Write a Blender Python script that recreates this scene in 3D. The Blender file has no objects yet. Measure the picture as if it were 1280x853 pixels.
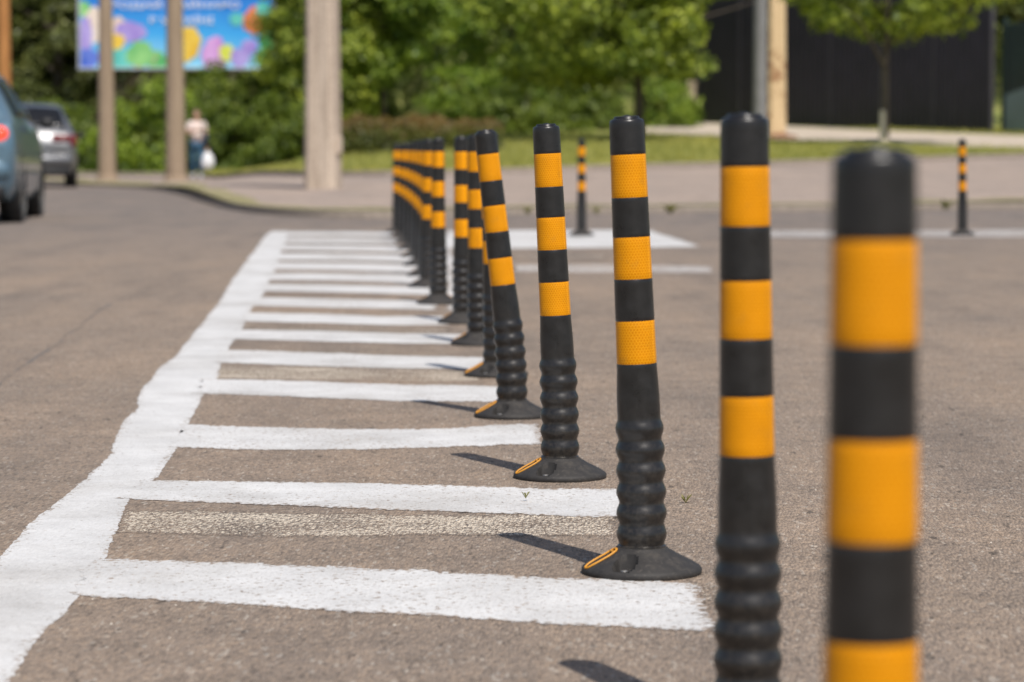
import bpy, math, random
import numpy as np
from mathutils import Vector, Matrix

random.seed(7)
RNG = np.random.default_rng(11)
C = bpy.context.scene.collection
PI = math.pi

# ------------------------------------------------------------------ camera model (metres, eye at 0,0,0.69)
HC = 0.69
FPX = 3556.0
HOR = 188.0
PITCH = math.atan((426.5 - HOR) / FPX)


def ray(px, py):
    a, b = (px - 640.0) / FPX, (426.5 - py) / FPX
    cp, sp = math.cos(PITCH), math.sin(PITCH)
    return Vector((a, b * sp + cp, b * cp - sp))


def at(px, py, z=0.0):
    d = ray(px, py)
    t = (z - HC) / d.z
    return Vector((d.x * t, d.y * t, z))


def at_depth(px, py, Y):
    d = ray(px, py)
    t = Y / d.y
    return Vector((d.x * t, Y, HC + d.z * t))


def lerp(a, b, t):
    return a + (b - a) * t


def sstep(a, b, x):
    t = min(1.0, max(0.0, (x - a) / (b - a)))
    return t * t * (3 - 2 * t)


# ------------------------------------------------------------------ object helpers
def tag(o, label=None, cat=None, group=None, kind=None):
    if label:
        o['label'] = label
    if cat:
        o['category'] = cat
    if group:
        o['group'] = group
    if kind:
        o['kind'] = kind
    return o


def empty(name, loc=(0, 0, 0), rz=0.0):
    o = bpy.data.objects.new(name, None)
    o.empty_display_size = 0.2
    C.objects.link(o)
    o.location = loc
    o.rotation_euler = (0, 0, rz)
    return o


def mesh(name, verts, faces, mats, parent=None, smooth=False, sharp=None, mat_idx=None, uvs=None):
    me = bpy.data.meshes.new(name)
    me.from_pydata([tuple(v) for v in verts], [], [tuple(f) for f in faces])
    if not isinstance(mats, (list, tuple)):
        mats = [mats]
    for m in mats:
        me.materials.append(m)
    if mat_idx is not None:
        me.polygons.foreach_set('material_index', mat_idx)
    if smooth:
        me.polygons.foreach_set('use_smooth', [True] * len(me.polygons))
        if sharp:
            me.set_sharp_from_angle(angle=math.radians(sharp))
    if uvs is not None:
        uvl = me.uv_layers.new(name='UVMap')
        data = [0.0] * (2 * len(me.loops))
        for li, l in enumerate(me.loops):
            data[2 * li], data[2 * li + 1] = uvs[l.vertex_index]
        uvl.data.foreach_set('uv', data)
    me.update()
    o = bpy.data.objects.new(name, me)
    C.objects.link(o)
    if parent is not None:
        o.parent = parent
    return o


def quads_mesh(name, V, mats, parent=None, normals_up=False):
    """V: (n,4,3) array of separate quads."""
    n = len(V)
    me = bpy.data.meshes.new(name)
    me.vertices.add(n * 4)
    me.vertices.foreach_set('co', np.asarray(V, dtype=np.float32).reshape(-1))
    me.loops.add(n * 4)
    me.loops.foreach_set('vertex_index', np.arange(n * 4, dtype=np.int32))
    me.polygons.add(n)
    me.polygons.foreach_set('loop_start', np.arange(0, n * 4, 4, dtype=np.int32))
    me.polygons.foreach_set('loop_total', np.full(n, 4, dtype=np.int32))
    me.materials.append(mats)
    me.update(calc_edges=True)
    me.validate()
    o = bpy.data.objects.new(name, me)
    C.objects.link(o)
    if parent is not None:
        o.parent = parent
    return o


class MB:
    """collects boxes, tubes and lathes into one mesh"""

    def __init__(self):
        self.v, self.f = [], []

    def add(self, verts, faces):
        b = len(self.v)
        self.v += [tuple(p) for p in verts]
        self.f += [tuple(i + b for i in q) for q in faces]
        return self

    def box(self, c, s, rot=None, taper=1.0):
        x, y, z = s[0] / 2, s[1] / 2, s[2] / 2
        pts = []
        for sz in (-1, 1):
            k = 1.0 if sz < 0 else taper
            for sx, sy in ((-1, -1), (1, -1), (1, 1), (-1, 1)):
                p = Vector((sx * x * k, sy * y * k, sz * z))
                if rot is not None:
                    p = rot @ p
                pts.append(p + Vector(c))
        return self.add(pts, [(0, 3, 2, 1), (4, 5, 6, 7), (0, 1, 5, 4), (1, 2, 6, 5), (2, 3, 7, 6), (3, 0, 4, 7)])

    def bevbox(self, c, s, b, rot=None):
        """box with chamfered vertical and horizontal edges"""
        x, y, z = s[0] / 2, s[1] / 2, s[2] / 2
        rings = []
        for zz, ins in ((-z, b), (-z + b, 0), (z - b, 0), (z, b)):
            X, Y = x - ins, y - ins
            rings.append([(X - b, -Y, zz), (X, -Y + b, zz), (X, Y - b, zz), (X - b, Y, zz), (-X + b, Y, zz), (-X, Y - b, zz), (-X, -Y + b, zz), (-X + b, -Y, zz)])
        pts = [Vector(p) for r in rings for p in r]
        if rot is not None:
            pts = [rot @ p for p in pts]
        pts = [p + Vector(c) for p in pts]
        fs = []
        for i in range(3):
            for j in range(8):
                k = (j + 1) % 8
                fs.append((i * 8 + j, i * 8 + k, i * 8 + 8 + k, i * 8 + 8 + j))
        fs.append(tuple(range(7, -1, -1)))
        fs.append(tuple(range(24, 32)))
        return self.add(pts, fs)

    def tube(self, pts, radii, n=10, cap=True, closed=False):
        pts = [Vector(p) for p in pts]
        if not isinstance(radii, (list, tuple)):
            radii = [radii] * len(pts)
        m = len(pts)
        vs, fs = [], []
        prev = None
        for i, p in enumerate(pts):
            if closed:
                d = pts[(i + 1) % m] - pts[i - 1]
            else:
                d = pts[min(i + 1, m - 1)] - pts[max(i - 1, 0)]
            d.normalize()
            if prev is None:
                ref = Vector((0, 0, 1)) if abs(d.z) < 0.9 else Vector((1, 0, 0))
                u = d.cross(ref).normalized()
            else:
                u = (prev - d * prev.dot(d)).normalized()
            prev = u
            w = d.cross(u)
            for j in range(n):
                a = 2 * PI * j / n
                vs.append(p + (u * math.cos(a) + w * math.sin(a)) * radii[i])
        for i in range(m if closed else m - 1):
            i2 = (i + 1) % m
            for j in range(n):
                k = (j + 1) % n
                fs.append((i * n + j, i * n + k, i2 * n + k, i2 * n + j))
        if cap and not closed:
            fs.append(tuple(range(n - 1, -1, -1)))
            fs.append(tuple((m - 1) * n + j for j in range(n)))
        return self.add(vs, fs)

    def lathe(self, prof, n=24, mat4=None):
        vs, fs = [], []
        for r, z in prof:
            for j in range(n):
                a = 2 * PI * j / n
                p = Vector((r * math.cos(a), r * math.sin(a), z))
                vs.append(mat4 @ p if mat4 is not None else p)
        for i in range(len(prof) - 1):
            for j in range(n):
                k = (j + 1) % n
                fs.append((i * n + j, i * n + k, i * n + n + k, i * n + n + j))
        fs.append(tuple(range(n - 1, -1, -1)))
        fs.append(tuple((len(prof) - 1) * n + j for j in range(n)))
        return self.add(vs, fs)

    def ball(self, c, r, n=10, m=7):
        prof = []
        rx, ry, rz = r if isinstance(r, (list, tuple)) else (r, r, r)
        for i in range(m):
            t = PI * (i + 0.001) / (m - 1 + 0.002) - PI / 2
            prof.append((math.cos(t), math.sin(t)))
        M = Matrix.Translation(Vector(c)) @ Matrix.Diagonal((rx, ry, rz, 1))
        return self.lathe(prof, n, M)

    def build(self, name, mat, parent=None, smooth=False, sharp=None):
        return mesh(name, self.v, self.f, mat, parent, smooth, sharp)


# ------------------------------------------------------------------ materials
def new_mat(name):
    m = bpy.data.materials.new(name)
    m.use_nodes = True
    nt = m.node_tree
    b = nt.nodes['Principled BSDF']
    return m, nt, b


def N(nt, typ, **kw):
    n = nt.nodes.new(typ)
    for k, v in kw.items():
        setattr(n, k, v)
    return n


def noise(nt, vec, scale, detail=3.0, rough=0.55):
    n = N(nt, 'ShaderNodeTexNoise')
    n.inputs['Scale'].default_value = scale
    n.inputs['Detail'].default_value = detail
    n.inputs['Roughness'].default_value = rough
    if vec is not None:
        nt.links.new(vec, n.inputs['Vector'])
    return n.outputs['Fac']


def ramp(nt, fac, stops):
    r = N(nt, 'ShaderNodeValToRGB')
    el = r.color_ramp.elements
    while len(el) < len(stops):
        el.new(0.5)
    for e, (p, c) in zip(el, stops):
        e.position = p
        e.color = (c[0], c[1], c[2], 1) if isinstance(c, (tuple, list)) else (c, c, c, 1)
    nt.links.new(fac, r.inputs['Fac'])
    return r.outputs['Color']


def mix(nt, fac, a, b, blend='MIX'):
    m = N(nt, 'ShaderNodeMix', data_type='RGBA', blend_type=blend)
    for sock, v in ((m.inputs[0], fac), (m.inputs[6], a), (m.inputs[7], b)):
        if hasattr(v, 'is_linked'):
            nt.links.new(v, sock)
        elif isinstance(v, (tuple, list)):
            sock.default_value = (v[0], v[1], v[2], 1)
        else:
            sock.default_value = v
    return m.outputs[2]


def math_(nt, op, a, b=None, c=None, clamp=False):
    m = N(nt, 'ShaderNodeMath', operation=op, use_clamp=clamp)
    for sock, v in zip(m.inputs, (a, b, c)):
        if v is None:
            continue
        if hasattr(v, 'is_linked'):
            nt.links.new(v, sock)
        else:
            sock.default_value = v
    return m.outputs[0]


def bump(nt, b, height, strength=0.5, dist=0.002):
    bn = N(nt, 'ShaderNodeBump')
    bn.inputs['Strength'].default_value = strength
    bn.inputs['Distance'].default_value = dist
    nt.links.new(height, bn.inputs['Height'])
    nt.links.new(bn.outputs['Normal'], b.inputs['Normal'])


def obj_coord(nt):
    return N(nt, 'ShaderNodeTexCoord').outputs['Object']


def world_pos(nt):
    return N(nt, 'ShaderNodeNewGeometry').outputs['Position']


def simple(name, col, rough=0.6, var=0.15, scale=8.0, metallic=0.0, bump_s=0.0, bump_scale=60.0, bump_d=0.002, spec=0.5, coat=0.0):
    m, nt, b = new_mat(name)
    co = obj_coord(nt)
    f = noise(nt, co, scale, 4.0)
    c = ramp(nt, f, [(0.3, tuple(x * (1 - var) for x in col)), (0.7, tuple(min(1, x * (1 + var)) for x in col))])
    nt.links.new(c, b.inputs['Base Color'])
    b.inputs['Roughness'].default_value = rough
    b.inputs['Metallic'].default_value = metallic
    b.inputs['Specular IOR Level'].default_value = spec
    b.inputs['Coat Weight'].default_value = coat
    if bump_s:
        bump(nt, b, noise(nt, co, bump_scale, 3.0), bump_s, bump_d)
    return m


def asphalt_nodes(nt, pos):
    """returns colour, height of old dusty asphalt; pos in metres"""
    raw = pos
    mpp = N(nt, 'ShaderNodeMapping')
    mpp.inputs['Scale'].default_value = (1.0, 0.27, 1.0)   # grain stretched along the view so it looks even from the low camera
    nt.links.new(pos, mpp.inputs[0])
    pos = mpp.outputs[0]
    v = N(nt, 'ShaderNodeTexVoronoi')
    v.inputs['Scale'].default_value = 170.0
    nt.links.new(pos, v.inputs['Vector'])
    stone = v.outputs['Color']
    sep = N(nt, 'ShaderNodeSeparateColor')
    nt.links.new(stone, sep.inputs[0])
    v2 = N(nt, 'ShaderNodeTexVoronoi')
    v2.inputs['Scale'].default_value = 230.0
    nt.links.new(pos, v2.inputs['Vector'])
    fine = noise(nt, pos, 150.0, 5.0, 0.8)
    base = ramp(nt, fine, [(0.28, (0.150, 0.112, 0.083)), (0.52, (0.325, 0.252, 0.192)), (0.75, (0.50, 0.405, 0.315))])
    # individual stones: some pale, some rust, some dark
    stone_c = ramp(nt, sep.outputs[0], [(0.0, (0.10, 0.082, 0.066)), (0.16, (0.245, 0.192, 0.150)), (0.55, (0.345, 0.265, 0.200)), (0.90, (0.43, 0.315, 0.22)), (0.985, (0.60, 0.53, 0.44))])
    c = mix(nt, 0.42, base, stone_c)
    c = mix(nt, 1.0, c, (0.885, 0.90, 0.935), 'MULTIPLY')
    # patches: broad dust and darker wear
    pos = raw
    big = noise(nt, pos, 0.55, 5.0, 0.6)
    c = mix(nt, 1.0, c, ramp(nt, big, [(0.3, (0.86, 0.88, 0.90)), (0.7, (1.1, 1.07, 1.03))]), 'MULTIPLY')
    mid = noise(nt, pos, 7.0, 4.0, 0.6)
    c = mix(nt, 1.0, c, ramp(nt, mid, [(0.25, (0.80, 0.80, 0.80)), (0.6, (1.04, 1.03, 1.02))]), 'MULTIPLY')
    # smears and stains of rubber, oil and dust
    smear = N(nt, 'ShaderNodeMapping')
    smear.inputs['Scale'].default_value = (2.2, 0.35, 1.0)
    smear.inputs['Rotation'].default_value = (0, 0, 0.18)
    nt.links.new(pos, smear.inputs[0])
    sm = noise(nt, smear.outputs[0], 1.3, 5.0, 0.65)
    c = mix(nt, 1.0, c, ramp(nt, sm, [(0.32, (0.80, 0.815, 0.84)), (0.5, (1.0, 1.0, 1.0)), (0.70, (1.10, 1.07, 1.03))]), 'MULTIPLY')
    oil = ramp(nt, noise(nt, pos, 1.7, 6.0, 0.7), [(0.64, 0.0), (0.74, 1.0)])
    c = mix(nt, math_(nt, 'MULTIPLY', oil, 0.32), c, (0.075, 0.066, 0.060))
    # pits
    pit = noise(nt, mpp.outputs[0], 38.0, 2.0, 0.5)
    pm = ramp(nt, pit, [(0.27, 1.0), (0.33, 0.0)])
    c = mix(nt, math_(nt, 'MULTIPLY', pm, 0.65), c, (0.05, 0.042, 0.035))
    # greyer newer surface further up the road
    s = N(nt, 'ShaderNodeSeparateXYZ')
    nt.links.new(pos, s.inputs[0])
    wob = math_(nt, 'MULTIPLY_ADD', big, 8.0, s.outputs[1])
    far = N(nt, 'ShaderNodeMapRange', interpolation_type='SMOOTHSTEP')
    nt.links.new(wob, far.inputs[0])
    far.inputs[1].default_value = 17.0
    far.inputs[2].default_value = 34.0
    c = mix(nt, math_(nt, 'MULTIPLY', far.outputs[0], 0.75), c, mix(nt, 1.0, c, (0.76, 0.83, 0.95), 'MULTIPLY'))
    h = math_(nt, 'ADD', math_(nt, 'MULTIPLY', v.outputs['Distance'], -60.0), fine)
    h = math_(nt, 'ADD', h, math_(nt, 'MULTIPLY', v2.outputs['Distance'], -60.0))
    return c, h, fine, pit


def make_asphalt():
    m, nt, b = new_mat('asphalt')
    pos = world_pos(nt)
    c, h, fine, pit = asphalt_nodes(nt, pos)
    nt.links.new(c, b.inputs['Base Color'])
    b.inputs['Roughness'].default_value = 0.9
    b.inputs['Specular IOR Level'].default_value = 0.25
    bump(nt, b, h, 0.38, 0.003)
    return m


def edge_wear(nt, lvl):
    # the film thins out over its last couple of centimetres (UV.x = distance to the edge in metres)
    uv = N(nt, 'ShaderNodeUVMap')
    s = N(nt, 'ShaderNodeSeparateXYZ')
    nt.links.new(uv.outputs[0], s.inputs[0])
    mr = N(nt, 'ShaderNodeMapRange')
    nt.links.new(s.outputs[0], mr.inputs[0])
    mr.inputs[1].default_value = 0.0
    mr.inputs[2].default_value = 0.03
    mr.inputs[3].default_value = -0.16
    mr.inputs[4].default_value = 0.0
    return math_(nt, 'ADD', lvl, mr.outputs[0])


def make_paint(name, wear=0.40):
    """white road paint over asphalt; wear = noise level under which the paint has chipped off"""
    m, nt, b = new_mat(name)
    pos = world_pos(nt)
    c, h, fine, pit = asphalt_nodes(nt, pos)
    big = noise(nt, pos, 2.3, 4.0, 0.6)
    grain = noise(nt, pos, 75.0, 4.0, 0.62)
    tint = ramp(nt, noise(nt, pos, 5.0, 5.0, 0.65), [(0.3, (0.53, 0.52, 0.508)), (0.65, (0.655, 0.645, 0.632))])
    tint = mix(nt, 1.0, tint, ramp(nt, fine, [(0.3, (0.84, 0.83, 0.82)), (0.55, (1.0, 1.0, 1.0))]), 'MULTIPLY')
    lvl = math_(nt, 'ADD', grain, math_(nt, 'MULTIPLY_ADD', big, 0.22, -0.11))
    lvl = edge_wear(nt, lvl)
    lim = N(nt, 'ShaderNodeMapRange')
    nt.links.new(lvl, lim.inputs[0])
    lim.inputs[1].default_value = wear - 0.035
    lim.inputs[2].default_value = wear + 0.03
    grime = noise(nt, pos, 1.6, 6.0, 0.7)
    tint = mix(nt, 1.0, tint, ramp(nt, grime, [(0.34, (0.80, 0.785, 0.765)), (0.55, (1.0, 1.0, 1.0))]), 'MULTIPLY')
    pock = ramp(nt, noise(nt, pos, 48.0, 3.0, 0.6), [(0.29, 1.0), (0.36, 0.0)])
    tint = mix(nt, math_(nt, 'MULTIPLY', pock, 0.55), tint, (0.20, 0.17, 0.14))
    cc = mix(nt, lim.outputs[0], c, tint)
    nt.links.new(cc, b.inputs['Base Color'])
    b.inputs['Roughness'].default_value = 0.75
    b.inputs['Specular IOR Level'].default_value = 0.3
    bump(nt, b, h, 0.13, 0.003)
    return m


def make_worn_paint(name, level, col=(0.66, 0.565, 0.45)):
    m, nt, b = new_mat(name)
    pos = world_pos(nt)
    c, h, fine, pit = asphalt_nodes(nt, pos)
    mp = N(nt, 'ShaderNodeMapping')
    mp.inputs['Scale'].default_value = (1.0, 0.42, 1.0)
    nt.links.new(pos, mp.inputs[0])
    grain = noise(nt, mp.outputs[0], 125.0, 4.0, 0.75)
    big = noise(nt, pos, 4.0, 4.0, 0.6)
    lvl = math_(nt, 'ADD', grain, math_(nt, 'MULTIPLY_ADD', big, 0.35, -0.175))
    lvl = edge_wear(nt, lvl)
    lim = N(nt, 'ShaderNodeMapRange')
    nt.links.new(lvl, lim.inputs[0])
    lim.inputs[1].default_value = level - 0.02
    lim.inputs[2].default_value = level + 0.04
    cc = mix(nt, lim.outputs[0], c, col)
    nt.links.new(cc, b.inputs['Base Color'])
    b.inputs['Roughness'].default_value = 0.85
    b.inputs['Specular IOR Level'].default_value = 0.25
    bump(nt, b, h, 0.5, 0.003)
    return m


def make_rubber():
    m, nt, b = new_mat('black_rubber')
    co = obj_coord(nt)
    f = noise(nt, co, 40.0, 5.0, 0.65)
    c = ramp(nt, f, [(0.3, (0.0105, 0.0098, 0.0095)), (0.7, (0.0195, 0.0182, 0.0175))])
    # fine road dust towards the foot, broken up by noise
    s = N(nt, 'ShaderNodeSeparateXYZ')
    nt.links.new(co, s.inputs[0])
    mr = N(nt, 'ShaderNodeMapRange')
    nt.links.new(s.outputs[2], mr.inputs[0])
    mr.inputs[1].default_value = 0.30
    mr.inputs[2].default_value = 0.02
    dust = ramp(nt, noise(nt, co, 70.0, 6.0, 0.75), [(0.45, 0.0), (0.72, 1.0)])
    fac = math_(nt, 'MULTIPLY', math_(nt, 'MULTIPLY', mr.outputs[0], dust), 0.45)
    c = mix(nt, fac, c, (0.13, 0.108, 0.086))
    scr = N(nt, 'ShaderNodeMapping')
    scr.inputs['Scale'].default_value = (60, 60, 7)
    nt.links.new(co, scr.inputs[0])
    sc = ramp(nt, noise(nt, scr.outputs[0], 4.0, 6.0, 0.7), [(0.62, 0.0), (0.72, 1.0)])
    c = mix(nt, math_(nt, 'MULTIPLY', sc, 0.10), c, (0.12, 0.11, 0.10))
    nt.links.new(c, b.inputs['Base Color'])
    rr = ramp(nt, f, [(0.3, 0.26), (0.7, 0.38)])
    nt.links.new(rr, b.inputs['Roughness'])
    b.inputs['Specular IOR Level'].default_value = 0.45
    bump(nt, b, noise(nt, co, 420.0, 3.0), 0.12, 0.0008)
    return m


def make_band():
    """yellow retroreflective sheeting with hexagonal cells (UV in metres)"""
    m, nt, b = new_mat('reflective_sheeting')
    uv = N(nt, 'ShaderNodeTexCoord').outputs['UV']
    cell = 0.0052
    sc = N(nt, 'ShaderNodeVectorMath', operation='SCALE')
    nt.links.new(uv, sc.inputs[0])
    sc.inputs['Scale'].default_value = 1.0 / cell
    R = (1.0, 1.7320508, 1.0)
    H = (0.5, 0.8660254, 0.5)

    def vm(op, a, bb):
        n = N(nt, 'ShaderNodeVectorMath', operation=op)
        for sock, v in zip(n.inputs, (a, bb)):
            if hasattr(v, 'is_linked'):
                nt.links.new(v, sock)
            else:
                sock.default_value = v
        return n

    def modp(p):
        q = vm('DIVIDE', p, R).outputs[0]
        f = N(nt, 'ShaderNodeVectorMath', operation='FRACTION')
        nt.links.new(q, f.inputs[0])
        return vm('SUBTRACT', vm('MULTIPLY', f.outputs[0], R).outputs[0], H).outputs[0]

    p0 = vm('ADD', sc.outputs[0], (100.0, 173.20508, 0.5)).outputs[0]
    a = modp(p0)
    bb = modp(vm('SUBTRACT', p0, H).outputs[0])

    def hexd(g):
        ab = N(nt, 'ShaderNodeVectorMath', operation='ABSOLUTE')
        nt.links.new(g, ab.inputs[0])
        d = vm('DOT_PRODUCT', ab.outputs[0], (0.5, 0.8660254, 0.0)).outputs['Value']
        s = N(nt, 'ShaderNodeSeparateXYZ')
        nt.links.new(ab.outputs[0], s.inputs[0])
        return math_(nt, 'MAXIMUM', d, s.outputs[0])

    d = math_(nt, 'MINIMUM', hexd(a), hexd(bb))
    edge = ramp(nt, d, [(0.36, 0.0), (0.46, 1.0)])
    co = obj_coord(nt)
    f = noise(nt, co, 30.0, 4.0)
    cellc = ramp(nt, f, [(0.3, (0.59, 0.205, 0.0002)), (0.7, (0.68, 0.245, 0.0004))])
    c = mix(nt, math_(nt, 'MULTIPLY', edge, 0.62), cellc, (0.92, 0.47, 0.02))
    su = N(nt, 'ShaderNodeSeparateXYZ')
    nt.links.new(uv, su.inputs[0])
    lit_strip = math_(nt, 'LESS_THAN', su.outputs[0], -0.0305 + 0.028)  # sun-angle brightness put into the colour: strip by the seam lighter, rest darker
    c = mix(nt, lit_strip, mix(nt, 1.0, c, (0.93, 0.91, 1.0), 'MULTIPLY'), mix(nt, 1.0, c, (1.12, 1.12, 1.0), 'MULTIPLY'))
    dirt = ramp(nt, noise(nt, co, 38.0, 7.0, 0.78), [(0.54, 0.0), (0.76, 1.0)])
    c = mix(nt, math_(nt, 'MULTIPLY', dirt, 0.30), c, (0.28, 0.16, 0.04))
    scm = N(nt, 'ShaderNodeMapping')
    scm.inputs['Scale'].default_value = (160, 160, 14)
    nt.links.new(co, scm.inputs[0])
    scr = ramp(nt, noise(nt, scm.outputs[0], 2.0, 5.0, 0.7), [(0.64, 0.0), (0.72, 1.0)])
    c = mix(nt, math_(nt, 'MULTIPLY', scr, 0.22), c, (0.25, 0.15, 0.05))
    nt.links.new(c, b.inputs['Base Color'])
    b.inputs['Roughness'].default_value = 0.34
    b.inputs['Specular IOR Level'].default_value = 0.14
    b.inputs['Coat Weight'].default_value = 0.0
    b.inputs['Coat Roughness'].default_value = 0.2
    bump(nt, b, edge, 0.25, 0.0004)
    return m


def make_leaf(name, dark, light, trans=0.30):
    m, nt, b = new_mat(name)
    g = N(nt, 'ShaderNodeNewGeometry')
    co = world_pos(nt)
    c = ramp(nt, g.outputs['Random Per Island'], [(0.0, dark), (0.6, tuple(lerp(a, x, 0.55) for a, x in zip(dark, light))), (1.0, light)])
    big = noise(nt, co, 0.6, 3.0)
    c = mix(nt, 1.0, c, ramp(nt, big, [(0.3, (0.72, 0.78, 0.75)), (0.7, (1.18, 1.12, 1.0))]), 'MULTIPLY')
    nt.links.new(c, b.inputs['Base Color'])
    b.inputs['Roughness'].default_value = 0.5
    b.inputs['Specular IOR Level'].default_value = 0.4
    t = N(nt, 'ShaderNodeBsdfTranslucent')
    tc = mix(nt, 1.0, c, (1.5, 1.6, 0.7), 'MULTIPLY')
    nt.links.new(tc, t.inputs['Color'])
    ms = N(nt, 'ShaderNodeMixShader')
    ms.inputs[0].default_value = trans
    out = nt.nodes['Material Output']
    nt.links.new(b.outputs[0], ms.inputs[1])
    nt.links.new(t.outputs[0], ms.inputs[2])
    nt.links.new(ms.outputs[0], out.inputs['Surface'])
    return m


def make_grass_ground():
    m, nt, b = new_mat('verge_ground')
    pos = world_pos(nt)
    f = noise(nt, pos, 1.1, 5.0, 0.65)
    f2 = noise(nt, pos, 14.0, 4.0, 0.7)
    c = ramp(nt, f, [(0.28, (0.15, 0.19, 0.05)), (0.5, (0.24, 0.275, 0.08)), (0.72, (0.44, 0.37, 0.15))])
    c = mix(nt, 1.0, c, ramp(nt, f2, [(0.3, 0.65), (0.7, 1.2)]), 'MULTIPLY')
    nt.links.new(c, b.inputs['Base Color'])
    b.inputs['Roughness'].default_value = 0.95
    b.inputs['Specular IOR Level'].default_value = 0.1
    bump(nt, b, f2, 0.6, 0.05)
    return m


def make_pavement():
    m, nt, b = new_mat('pavement_asphalt')
    pos = world_pos(nt)
    fine = noise(nt, pos, 90.0, 4.0, 0.7)
    c = ramp(nt, fine, [(0.3, (0.24, 0.188, 0.155)), (0.7, (0.44, 0.36, 0.305))])
    big = noise(nt, pos, 0.8, 5.0, 0.65)
    c = mix(nt, 1.0, c, ramp(nt, big, [(0.3, (0.80, 0.82, 0.84)), (0.7, (1.12, 1.08, 1.04))]), 'MULTIPLY')
    crack = N(nt, 'ShaderNodeTexVoronoi', feature='DISTANCE_TO_EDGE')
    crack.inputs['Scale'].default_value = 0.7
    wv = N(nt, 'ShaderNodeVectorMath', operation='ADD')
    nz = N(nt, 'ShaderNodeTexNoise')
    nz.inputs['Scale'].default_value = 2.0
    nt.links.new(pos, nz.inputs['Vector'])
    nt.links.new(pos, wv.inputs[0])
    nt.links.new(nz.outputs['Color'], wv.inputs[1])
    nt.links.new(wv.outputs[0], crack.inputs['Vector'])
    cm = ramp(nt, crack.outputs['Distance'], [(0.0, 1.0), (0.025, 0.0)])
    c = mix(nt, math_(nt, 'MULTIPLY', cm, 0.5), c, (0.07, 0.06, 0.045))
    nt.links.new(c, b.inputs['Base Color'])
    b.inputs['Roughness'].default_value = 0.92
    b.inputs['Specular IOR Level'].default_value = 0.2
    bump(nt, b, fine, 0.4, 0.004)
    return m


def make_concrete(name, lo, hi, streak=0.5, stain=None):
    m, nt, b = new_mat(name)
    co = obj_coord(nt)
    mp = N(nt, 'ShaderNodeMapping')
    mp.inputs['Scale'].default_value = (9.0, 9.0, 0.8)
    nt.links.new(co, mp.inputs[0])
    f = noise(nt, mp.outputs[0], 1.4, 6.0, 0.65)
    f2 = noise(nt, co, 26.0, 5.0, 0.7)
    c = ramp(nt, math_(nt, 'ADD', math_(nt, 'MULTIPLY', f, streak), math_(nt, 'MULTIPLY', f2, 1 - streak)), [(0.32, lo), (0.66, hi)])
    if stain:
        s = ramp(nt, noise(nt, co, 3.2, 5.0, 0.7), [(0.52, 0.0), (0.60, 1.0)])
        c = mix(nt, math_(nt, 'MULTIPLY', s, 0.75), c, stain)
    nt.links.new(c, b.inputs['Base Color'])
    b.inputs['Roughness'].default_value = 0.9
    b.inputs['Specular IOR Level'].default_value = 0.2
    bump(nt, b, f2, 0.5, 0.006)
    return m


def make_bark(name, lo, hi):
    m, nt, b = new_mat(name)
    co = obj_coord(nt)
    mp = N(nt, 'ShaderNodeMapping')
    mp.inputs['Scale'].default_value = (14.0, 14.0, 2.5)
    nt.links.new(co, mp.inputs[0])
    f = noise(nt, mp.outputs[0], 1.6, 6.0, 0.7)
    nt.links.new(ramp(nt, f, [(0.3, lo), (0.7, hi)]), b.inputs['Base Color'])
    b.inputs['Roughness'].default_value = 0.95
    bump(nt, b, f, 0.8, 0.02)
    return m


def make_carpaint(name, col, metallic=0.45):
    m, nt, b = new_mat(name)
    co = obj_coord(nt)
    f = noise(nt, co, 3.0, 5.0, 0.6)
    c = ramp(nt, f, [(0.3, tuple(x * 0.9 for x in col)), (0.7, tuple(x * 1.08 for x in col))])
    dust = ramp(nt, noise(nt, co, 9.0, 6.0, 0.75), [(0.45, 0.0), (0.8, 1.0)])
    c = mix(nt, math_(nt, 'MULTIPLY', dust, 0.25), c, (0.22, 0.19, 0.16))
    nt.links.new(c, b.inputs['Base Color'])
    b.inputs['Metallic'].default_value = metallic
    b.inputs['Roughness'].default_value = 0.35
    b.inputs['Coat Weight'].default_value = 0.7
    b.inputs['Coat Roughness'].default_value = 0.06
    return m


def make_glow(name, col, emit, strength):
    m, nt, b = new_mat(name)
    co = obj_coord(nt)
    c = ramp(nt, noise(nt, co, 20.0), [(0.3, tuple(x * 0.85 for x in col)), (0.7, col)])
    nt.links.new(c, b.inputs['Base Color'])
    b.inputs['Roughness'].default_value = 0.2
    b.inputs['Emission Color'].default_value = (*emit, 1)
    b.inputs['Emission Strength'].default_value = strength
    return m


M = {}
M['asphalt'] = make_asphalt()
M['paint'] = make_paint('white_road_paint', 0.385)
M['paint_line'] = make_paint('white_line_paint', 0.30)
M['paint_far'] = make_paint('faded_line_paint', 0.525)
M['worn'] = make_worn_paint('worn_old_paint', 0.505)
M['worn2'] = make_worn_paint('nearly_gone_paint', 0.56)
M['rubber'] = make_rubber()
M['foot_rubber'] = make_rubber()
M['foot_rubber'].name = 'dusty_foot_rubber'


def dust_foot():
    nt = M['foot_rubber'].node_tree
    b = nt.nodes['Principled BSDF']
    co = obj_coord(nt)
    f = noise(nt, co, 24.0, 6.0, 0.7)
    f2 = noise(nt, co, 150.0, 4.0, 0.7)
    c = ramp(nt, f, [(0.3, (0.022, 0.0205, 0.0195)), (0.55, (0.036, 0.033, 0.031)), (0.75, (0.075, 0.065, 0.055))])
    c = mix(nt, math_(nt, 'MULTIPLY', ramp(nt, f2, [(0.58, 0.0), (0.72, 1.0)]), 0.35), c, (0.17, 0.145, 0.12))
    nt.links.new(c, b.inputs['Base Color'])
    nt.links.new(ramp(nt, f, [(0.3, 0.52), (0.7, 0.75)]), b.inputs['Roughness'])
    b.inputs['Specular IOR Level'].default_value = 0.32


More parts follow.
